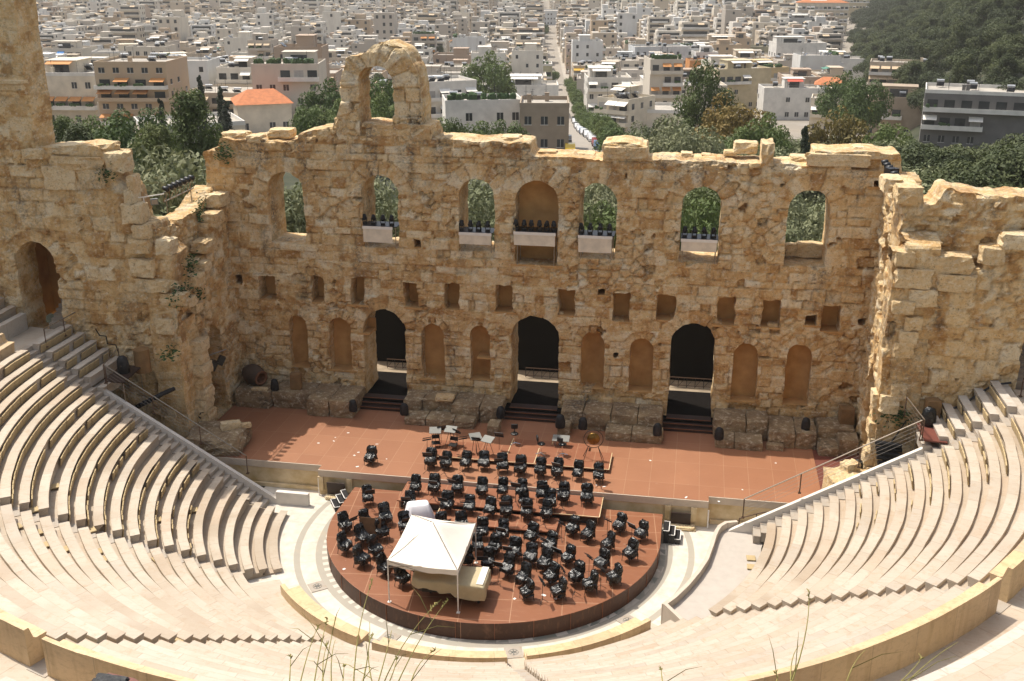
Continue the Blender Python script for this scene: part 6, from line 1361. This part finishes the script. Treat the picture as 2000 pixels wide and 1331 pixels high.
TH(1195, 1245, 168, 118, 10, 'pale blue', 'pale blue flats with narrow balconies right of the street', 3, 0, balp=1)
TH(1238, 1340, 165, 95, 13, 'pale blue', 'big pale blue corner block with small square windows', 4, .25, bal=0, sidew=.9)
TH(1165, 1225, 268, 200, 11, 'cream', 'cream house with white awnings along the right side of the street', 3, -.6, aw='white', awp=.9)
TH(1205, 1420, 270, 222, 14, 'cream', 'long cream classical building with a balustrade right of the street', 1, 0, bal=0, trim=True, pent=False, heat=1)
TH(1180, 1260, 222, 175, 12, 'white', 'white terraced house with white sunshades right of the street', 2, 0, aw='white', awp=.8)
TH(1255, 1345, 200, 165, 10, 'white', 'white house with a balustraded planted terrace below the pale blue block', 1, 0, roofplants=True, heat=2)
TH(1345, 1420, 172, 122, 10, 'orange', 'orange walled house behind the tall feathery tree', 2, .2, bal=0, pent=False)
TH(1400, 1500, 215, 140, 12, 'pale yellow', 'pale yellow house with arched balconies right of the feathery tree', 3, .5, plants=.4, balp=.7)
TH(1430, 1535, 200, 138, 11, 'ochre', 'ochre terraced house with potted shrubs on its roof', 3, .55, roofplants=True)
TH(1512, 1605, 170, 88, 12, 'white', 'bright white block with dark square windows and solar heaters at the right', 3, .3, bal=0, sidew=.8, heat=4)
TH(1580, 1690, 178, 118, 12, 'white', 'white walled block with a beige awning terrace at the right', 2, .1, aw='beige', awp=1.0, bal=0, pent=True)
TH(1335, 1465, 132, 82, 12, 'beige', 'long beige terraced flats above the pale yellow house', 3, .1, balp=1)
TH(1460, 1515, 140, 95, 11, 'olive green', 'greenish flats with arched windows left of the bright white block', 3, 0, balp=.5)
TH(1520, 1600, 92, 38, 12, 'grey', 'grey stained block below the tall cream flats at the upper right', 4, .2, bal=0, sidew=.3)
TH(1555, 1650, 70, 8, 13, 'cream', 'tall cream flats with a red tiled top at the upper right', 5, .15, tiles=True, plants=.5)
TH(1640, 1700, 30, -30, 12, 'pale yellow', 'tall pale yellow flats against the wooded hill', 5, 0, balp=.8)
TH(1460, 1530, 60, 25, 12, 'cream', 'cream flats with a dark red roof terrace at the upper right', 4, 0, aw='red', awp=.9)
TH(1490, 1600, 235, 178, 11, 'white', 'low white house with a bright red awning right of centre', 2, .2, aw='red', awp=1.0, bal=0, pent=True)
TH(1588, 1640, 230, 172, 9, 'white', 'little white house with an orange tiled top at the right', 2, 0, tiles=True, bal=0)
TH(1580, 1690, 262, 200, 10, 'cream', 'cream house with potted balcony below the tiled roof house', 2, 0, plants=1.0)
TH(1688, 1800, 272, 196, 12, 'brown', 'brown house with dark open balconies at the right', 2, 0, aw='yellow', awp=.3, balp=1, plants=.4)
TH(1695, 1815, 190, 128, 12, 'beige', 'beige terraced house with a cream awning below the wooded hill', 3, 0, aw='beige', awp=1.0)
TH(1800, 1985, 290, 186, 14, 'dark', 'modern dark glass building with pale floor slabs at the right edge', 3, .05, trim=True, balp=1, sidew=.1, heat=4)
TH(905, 1110, 50, 24, 30, 'pale blue', 'long pale grey office building far off above the middle of the wall', 3, .1, bal=0, heat=0)
TH(1378, 1420, 35, -25, 18, 'grey', 'far grey tower block at the top right of the town', 8, 0, balp=1)
TH(1480, 1560, 18, -22, 18, 'beige', 'far beige hotel block at the top right of the town', 6, 0, bal=0)
TH(1210, 1260, 30, -20, 18, 'grey', 'far grey tower at the top of the town above the street', 7, 0, balp=1)
# wooded hill on the right
tr3 = random.Random(9); nh = 0; hillpos = []
for q in range(7000):
    x = tr3.uniform(50, 290); y = tr3.uniform(120, 900); toe = float(toeline(y))
    if x < toe+3: continue
    px, py = pj((x, y, float(zg(x, y))+6))
    if px > 2060 or py < -60 or px < 1560 or py > 330: continue
    if any((x-h.location.x)**2+(y-h.location.y)**2 < 90 for h in HOUSES): continue
    if any((x-a)**2+(y-b_)**2 < (4.6+y*.005)**2 for a, b_ in hillpos): continue
    hillpos.append((x, y))
hillpos.sort(key=lambda p: p[1])
for x, y in hillpos[:230]: put_tree(['umbrella', 'pine', 'umbrella', 'umbrella'][tr3.randrange(4)], x, y, tr3.uniform(.8, 1.15), 'on the wooded hill', 'pines on the wooded hill')
if len(hillpos) > 230:
    src = TP['umbrella'][0].children; crown = [c for c in src if 'crown' in c.name][0].data; nv = len(crown.vertices); co = np.empty(nv*3); crown.vertices.foreach_get('co', co); co = co.reshape(-1, 3)[:4*2600]; VV = []; FF = []; AA = []
    for k, (x, y) in enumerate(hillpos[230:]):
        a = tr3.random()*6.28; s = tr3.uniform(.85, 1.2); R = np.array([[math.cos(a), -math.sin(a), 0], [math.sin(a), math.cos(a), 0], [0, 0, 1]]); VV.append((co*s) @ R.T*1.0+np.array([x, y, float(zg(x, y))]))
    VV = np.concatenate(VV); nq = len(VV)//4; o = mesh_obj('far_wood', VV, [(4*k, 4*k+1, 4*k+2, 4*k+3) for k in range(nq)], M['pine'], None, False, {'clump': np.repeat(np.random.default_rng(1).random(nq)*.8, 4)}); tag(o, 'dark far part of the pine wood on the hill', 'wood', kind='stuff')

# the street running away from the theatre, its trees and parked cars
s0, s1 = atg(1142, 298), atg(1085, 150); sd = (s1-s0)[:2]; sd = sd/np.hypot(*sd); GA = math.atan2(sd[1], sd[0]); sn = np.array([sd[1], -sd[0]])
V = []; n = 60
for k in range(n+1):
    for sx in (-3.6, 3.6): p = s0[:2]-sd*25+sd*(k*10)+sn*sx; V.append((p[0], p[1], float(zg(*p))+.25))
tag(mesh_obj('street', V, [(2*k, 2*k+1, 2*k+3, 2*k+2) for k in range(n)], simple('pale_asphalt', (.30, .265, .22), .9, .15, .6)), kind='structure')
V = []
for k in range(n+1):
    for sx in (3.6, 6.6): p = s0[:2]-sd*25+sd*(k*10)+sn*sx; V.append((p[0], p[1], float(zg(*p))+.38))
tag(mesh_obj('pavement', V, [(2*k, 2*k+1, 2*k+3, 2*k+2) for k in range(n)], M['roofc']), kind='structure')
for k in range(24):
    p = s0[:2]-sd*8+sd*(k*11)+sn*4.6; put_tree('broad', p[0], p[1], trnd.uniform(.55, .72), 'along the street', 'street trees')
def car_proto(col):
    t = empty('parked_car', (0, 0, -80)); b = MB(); pr = [(-2.1, .35), (2.1, .35), (2.12, .75), (1.3, .92), (.75, 1.42), (-1.1, 1.45), (-1.75, .98), (-2.12, .85)]
    n = len(pr); b.add([(x, -.85, z) for x, z in pr]+[(x, .85, z) for x, z in pr], [tuple(range(n)), tuple(range(2*n-1, n-1, -1))]+[(k, k+n, (k+1) % n+n, (k+1) % n) for k in range(n)]); b.build('body', simple('car_'+str(len(M)), col, .25, .05, 1), t)
    MB().box((-.2, 0, 1.2), (1.7, 1.74, .32), taper=.9).build('windows', M['glass'], t)
    for x in (-1.3, 1.3):
        for y in (-.8, .8): MB().tube((x, y-.1, .32), (x, y+.1, .32), .32, 10).build('wheel', M['black'], t)
    return t
CARS = [(c, car_proto(v)) for c, v in (('white', (.7, .7, .7)), ('dark red', (.25, .03, .03)), ('black', (.02, .02, .022)), ('silver', (.45, .45, .46)), ('yellow', (.65, .42, .03)), ('blue', (.08, .13, .22)))]
cu_ = {}
for k in range(22):
    cname, pcar = CARS[[4, 5, 1, 2, 0, 3, 1, 0, 2, 3, 0, 5, 2, 0, 3, 1, 0, 2, 3, 0, 2, 0][k]]; o = pcar if cname not in cu_ else copy_tree(pcar); cu_[cname] = 1
    side = 1 if k % 3 else -1; p = s0[:2]+sd*(k*6.6-2)+sn*(2.6*side)
    o.location = (p[0], p[1], float(zg(*p))+.26); o.rotation_euler = (0, 0, GA); tag(o, '%s car parked along the street, %s from the theatre end' % (cname, ordn(k)), 'car', 'cars parked along the street')
# the rest of the town: houses on a grid turned to the street
def tmpl(k):
    r = random.Random(900+k); w = r.uniform(10, 16); d = r.uniform(10, 15); nf = r.choice((3, 4, 4, 5, 5, 6)); return (w, d, nf*3.1, nf)+house(None, w, d, nf*3.1, nf, r, M['town'], {'aw': r.choice(list(AW)), 'awp': r.choice((.15, .4, .7)), 'plants': .3, 'roofplants': r.random() < .3, 'balp': r.choice((.5, .9, 1)), 'sidew': r.choice((.2, .6))}, True)
TM = []
for k in range(18):
    w, d, h, nf, V, F, mi, mats = tmpl(k); me = mesh_obj('town_house', V, F, mats, fmat=mi); TM.append((w, d, h, nf, me, V, F, mi))
cr = random.Random(33); cells = []
for iu in range(-70, 80):
    for iv in range(0, 115):
        u = (iu//3)*51.0+(12.0, 25.5, 39.0)[iu % 3]+cr.uniform(-.8, .8); v = (iv//3)*50.0+(iv % 3)*14.2+cr.uniform(-1, 1)
        p = s0[:2]-sd*60+sn*u+sd*v; x, y = p
        dd = math.hypot(x-CAM[0], y-CAM[1]); px = pj((x, y, -10))[0] if y > 0 else 0
        if dd < (300 if px > 1120 else 232) or dd > 1750 or (abs(u) < 9): continue
        toe = float(toeline(y))
        if x > toe-8: continue
        px, py = pj((x, y, float(zg(x, y))+8))
        if px < -120 or px > 2080 or py < -25: continue
        if any((x-a)**2+(y-b_)**2 < (r+6.5)**2 for a, b_, r in FOOT): continue
        if cr.random() < .04: continue
        if any(a-14 < px < b_+14 and dd < c+12 for a, b_, c in SPAN): continue
        cells.append((dd, x, y))
cells.sort(); used_t = set(); NSOLO = 240; info = []
for k, (dd, x, y) in enumerate(cells[:NSOLO]):
    q = cr.randrange(len(TM)); w, d, h, nf, o, *_r = TM[q]
    if q in used_t: o = o.copy(); C.objects.link(o)
    used_t.add(q); o.location = (x, y, float(zg(x, y))-cr.uniform(0, 2)); o.rotation_euler = (0, 0, GA-PI/2+cr.choice((0, 0, 0, PI/2, -PI/2))+cr.uniform(-.06, .06)); s = cr.uniform(.85, 1.1); o.scale = (s, s, cr.uniform(.7, 1.05)); info.append((o, nf, x, y))
for q, tm in enumerate(TM):
    if q not in used_t: bpy.data.objects.remove(tm[4])
info.sort(key=lambda i: pj((i[2], i[3], 0))[0]); cnt = {}
for o, nf, x, y in info:
    dd = math.hypot(x-CAM[0], y-CAM[1]); band = 'nearer' if dd < 330 else ('middle' if dd < 420 else 'farther'); key = (nf, band); cnt[key] = cnt.get(key, 0)+1
    tag(o, '%s-storey flat-roofed flats in the %s part of the town, %s from the left' % (['', 'one', 'two', 'three', 'four', 'five', 'six'][nf], band, ordn(cnt[key]-1)), 'house', 'flat-roofed flats of the town')
VV = []; FF = []; MI = []; TT = []; nv = 0
slim = []
for w, d, h, nf, o, V, F, mi in TM: slim.append((np.array(V), F, mi))
lite = []
for k in range(8):      # far houses: body, roof, penthouse, balcony bands, window strips
    r = random.Random(50+k); b = MB(); w, d = r.uniform(9, 13.5), r.uniform(9, 14); nf = r.choice((4, 5, 5, 6, 7)); h = nf*3.1
    b.box((0, 0, h/2-2), (w, d, h+4), m=0); b.box((0, 0, h+.05), (w-.6, d-.6, .12), m=2); b.box((r.uniform(-2, 2), r.uniform(-1, 3), h+1.3), (w*.4, d*.4, 2.6), m=0)
    for f in range(1, nf):
        b.box((0, -d/2-.02, f*3.1+1.3), (w*.86, .08, 1.9), m=1); b.box((0, -d/2-.65, f*3.1+.45), (w*r.choice((.7, 1, 1)), 1.3, .95), m=r.choice((0, 3)))
        for s in (-1, 1):
            for q in range(3):
                if r.random() < .5: b.box((s*(w/2+.02), -d/2+(q+.5)*d/3, f*3.1+1.5), (.08, 1.2, 1.4), m=1)
        if r.random() < .5: b.box((r.uniform(-3, 3), -d/2-.9, f*3.1+2.5), (3, 1.6, .08), rx=.45, m=5)
    for q in range(7): b.box((r.uniform(-4, 4), r.uniform(-4, 4), h+.7), (r.uniform(.8, 2.4), r.uniform(.8, 2), r.uniform(.8, 1.6)), m=r.choice((6, 7, 3, 1, 5, 0)))
    lite.append((np.array(b.v), b.f, b.m))
for dd, x, y in cells[NSOLO:]:
    V, F, mi = lite[cr.randrange(8)]; a = GA-PI/2+cr.choice((0, 0, PI/2, -PI/2)); R = np.array([[math.cos(a), -math.sin(a)], [math.sin(a), math.cos(a)]]); s = cr.uniform(.8, 1.15); W = V.copy()*s; W[:, 2] *= cr.uniform(.65, 1.1); W[:, :2] = W[:, :2] @ R.T
    VV.append(W+np.array([x, y, float(zg(x, y))-cr.uniform(0, 2)])); FF += [tuple(i+nv for i in f) for f in F]; nv += len(V); MI += list(mi); TT.append(np.full(len(V), cr.random()))
if VV: tag(mesh_obj('town_blocks', np.concatenate(VV), FF, [M['town'], M['glass'], M['roofc'], M['wall_white'], M['shutter'], M['aw_beige'], M['tank'], M['panel']], None, False, {'tint': np.concatenate(TT)}, fmat=MI), 'dense far flats filling the town to the top of the picture', 'town', kind='stuff')
for k in range(70):
    dd, x, y = cells[cr.randrange(min(len(cells), 900))]; put_tree(['broad', 'pine', 'broad'][k % 3], x+8, y+cr.uniform(-8, 8), cr.uniform(.7, 1.2), 'between the town flats', 'trees among the houses')
# labels of the trees: kind, place and order from the left
order = sorted(TREES, key=lambda q: pj(q[0].location)[0]); cnt = {}
for o, nm, wh, gr in order: cnt[(nm, wh)] = cnt.get((nm, wh), 0)+1
seen = {}
for o, nm, wh, gr in order:
    k = (nm, wh); seen[k] = seen.get(k, 0)+1
    tag(o, nm+' '+wh+(', %s from the left' % ordn(seen[k]-1) if cnt[k] > 1 else ''), 'tree', gr)
for kind, ps in TP.items():
    for k, p in enumerate(ps):
        if (kind, k) not in TUSE:
            for ch in list(p.children): bpy.data.objects.remove(ch)
            bpy.data.objects.remove(p)

# ------------------------------------------------------------------ summer haze over the town
hz = mat('summer_haze'); hz.node_tree.nodes.remove(hz.node_tree.nodes['Principled BSDF']); pv = hz.node_tree.nodes.new('ShaderNodeVolumePrincipled')
pv.inputs['Color'].default_value = (.93, .90, .84, 1); pv.inputs['Density'].default_value = .00015; pv.inputs['Anisotropy'].default_value = .2
hz.node_tree.links.new(pv.outputs[0], [n for n in hz.node_tree.nodes if n.type == 'OUTPUT_MATERIAL'][0].inputs['Volume'])
tag(MB().box((0, 900, 25), (1900, 2040, 122)).build('haze', hz), 'thin pale summer haze over the town', 'haze', kind='stuff')
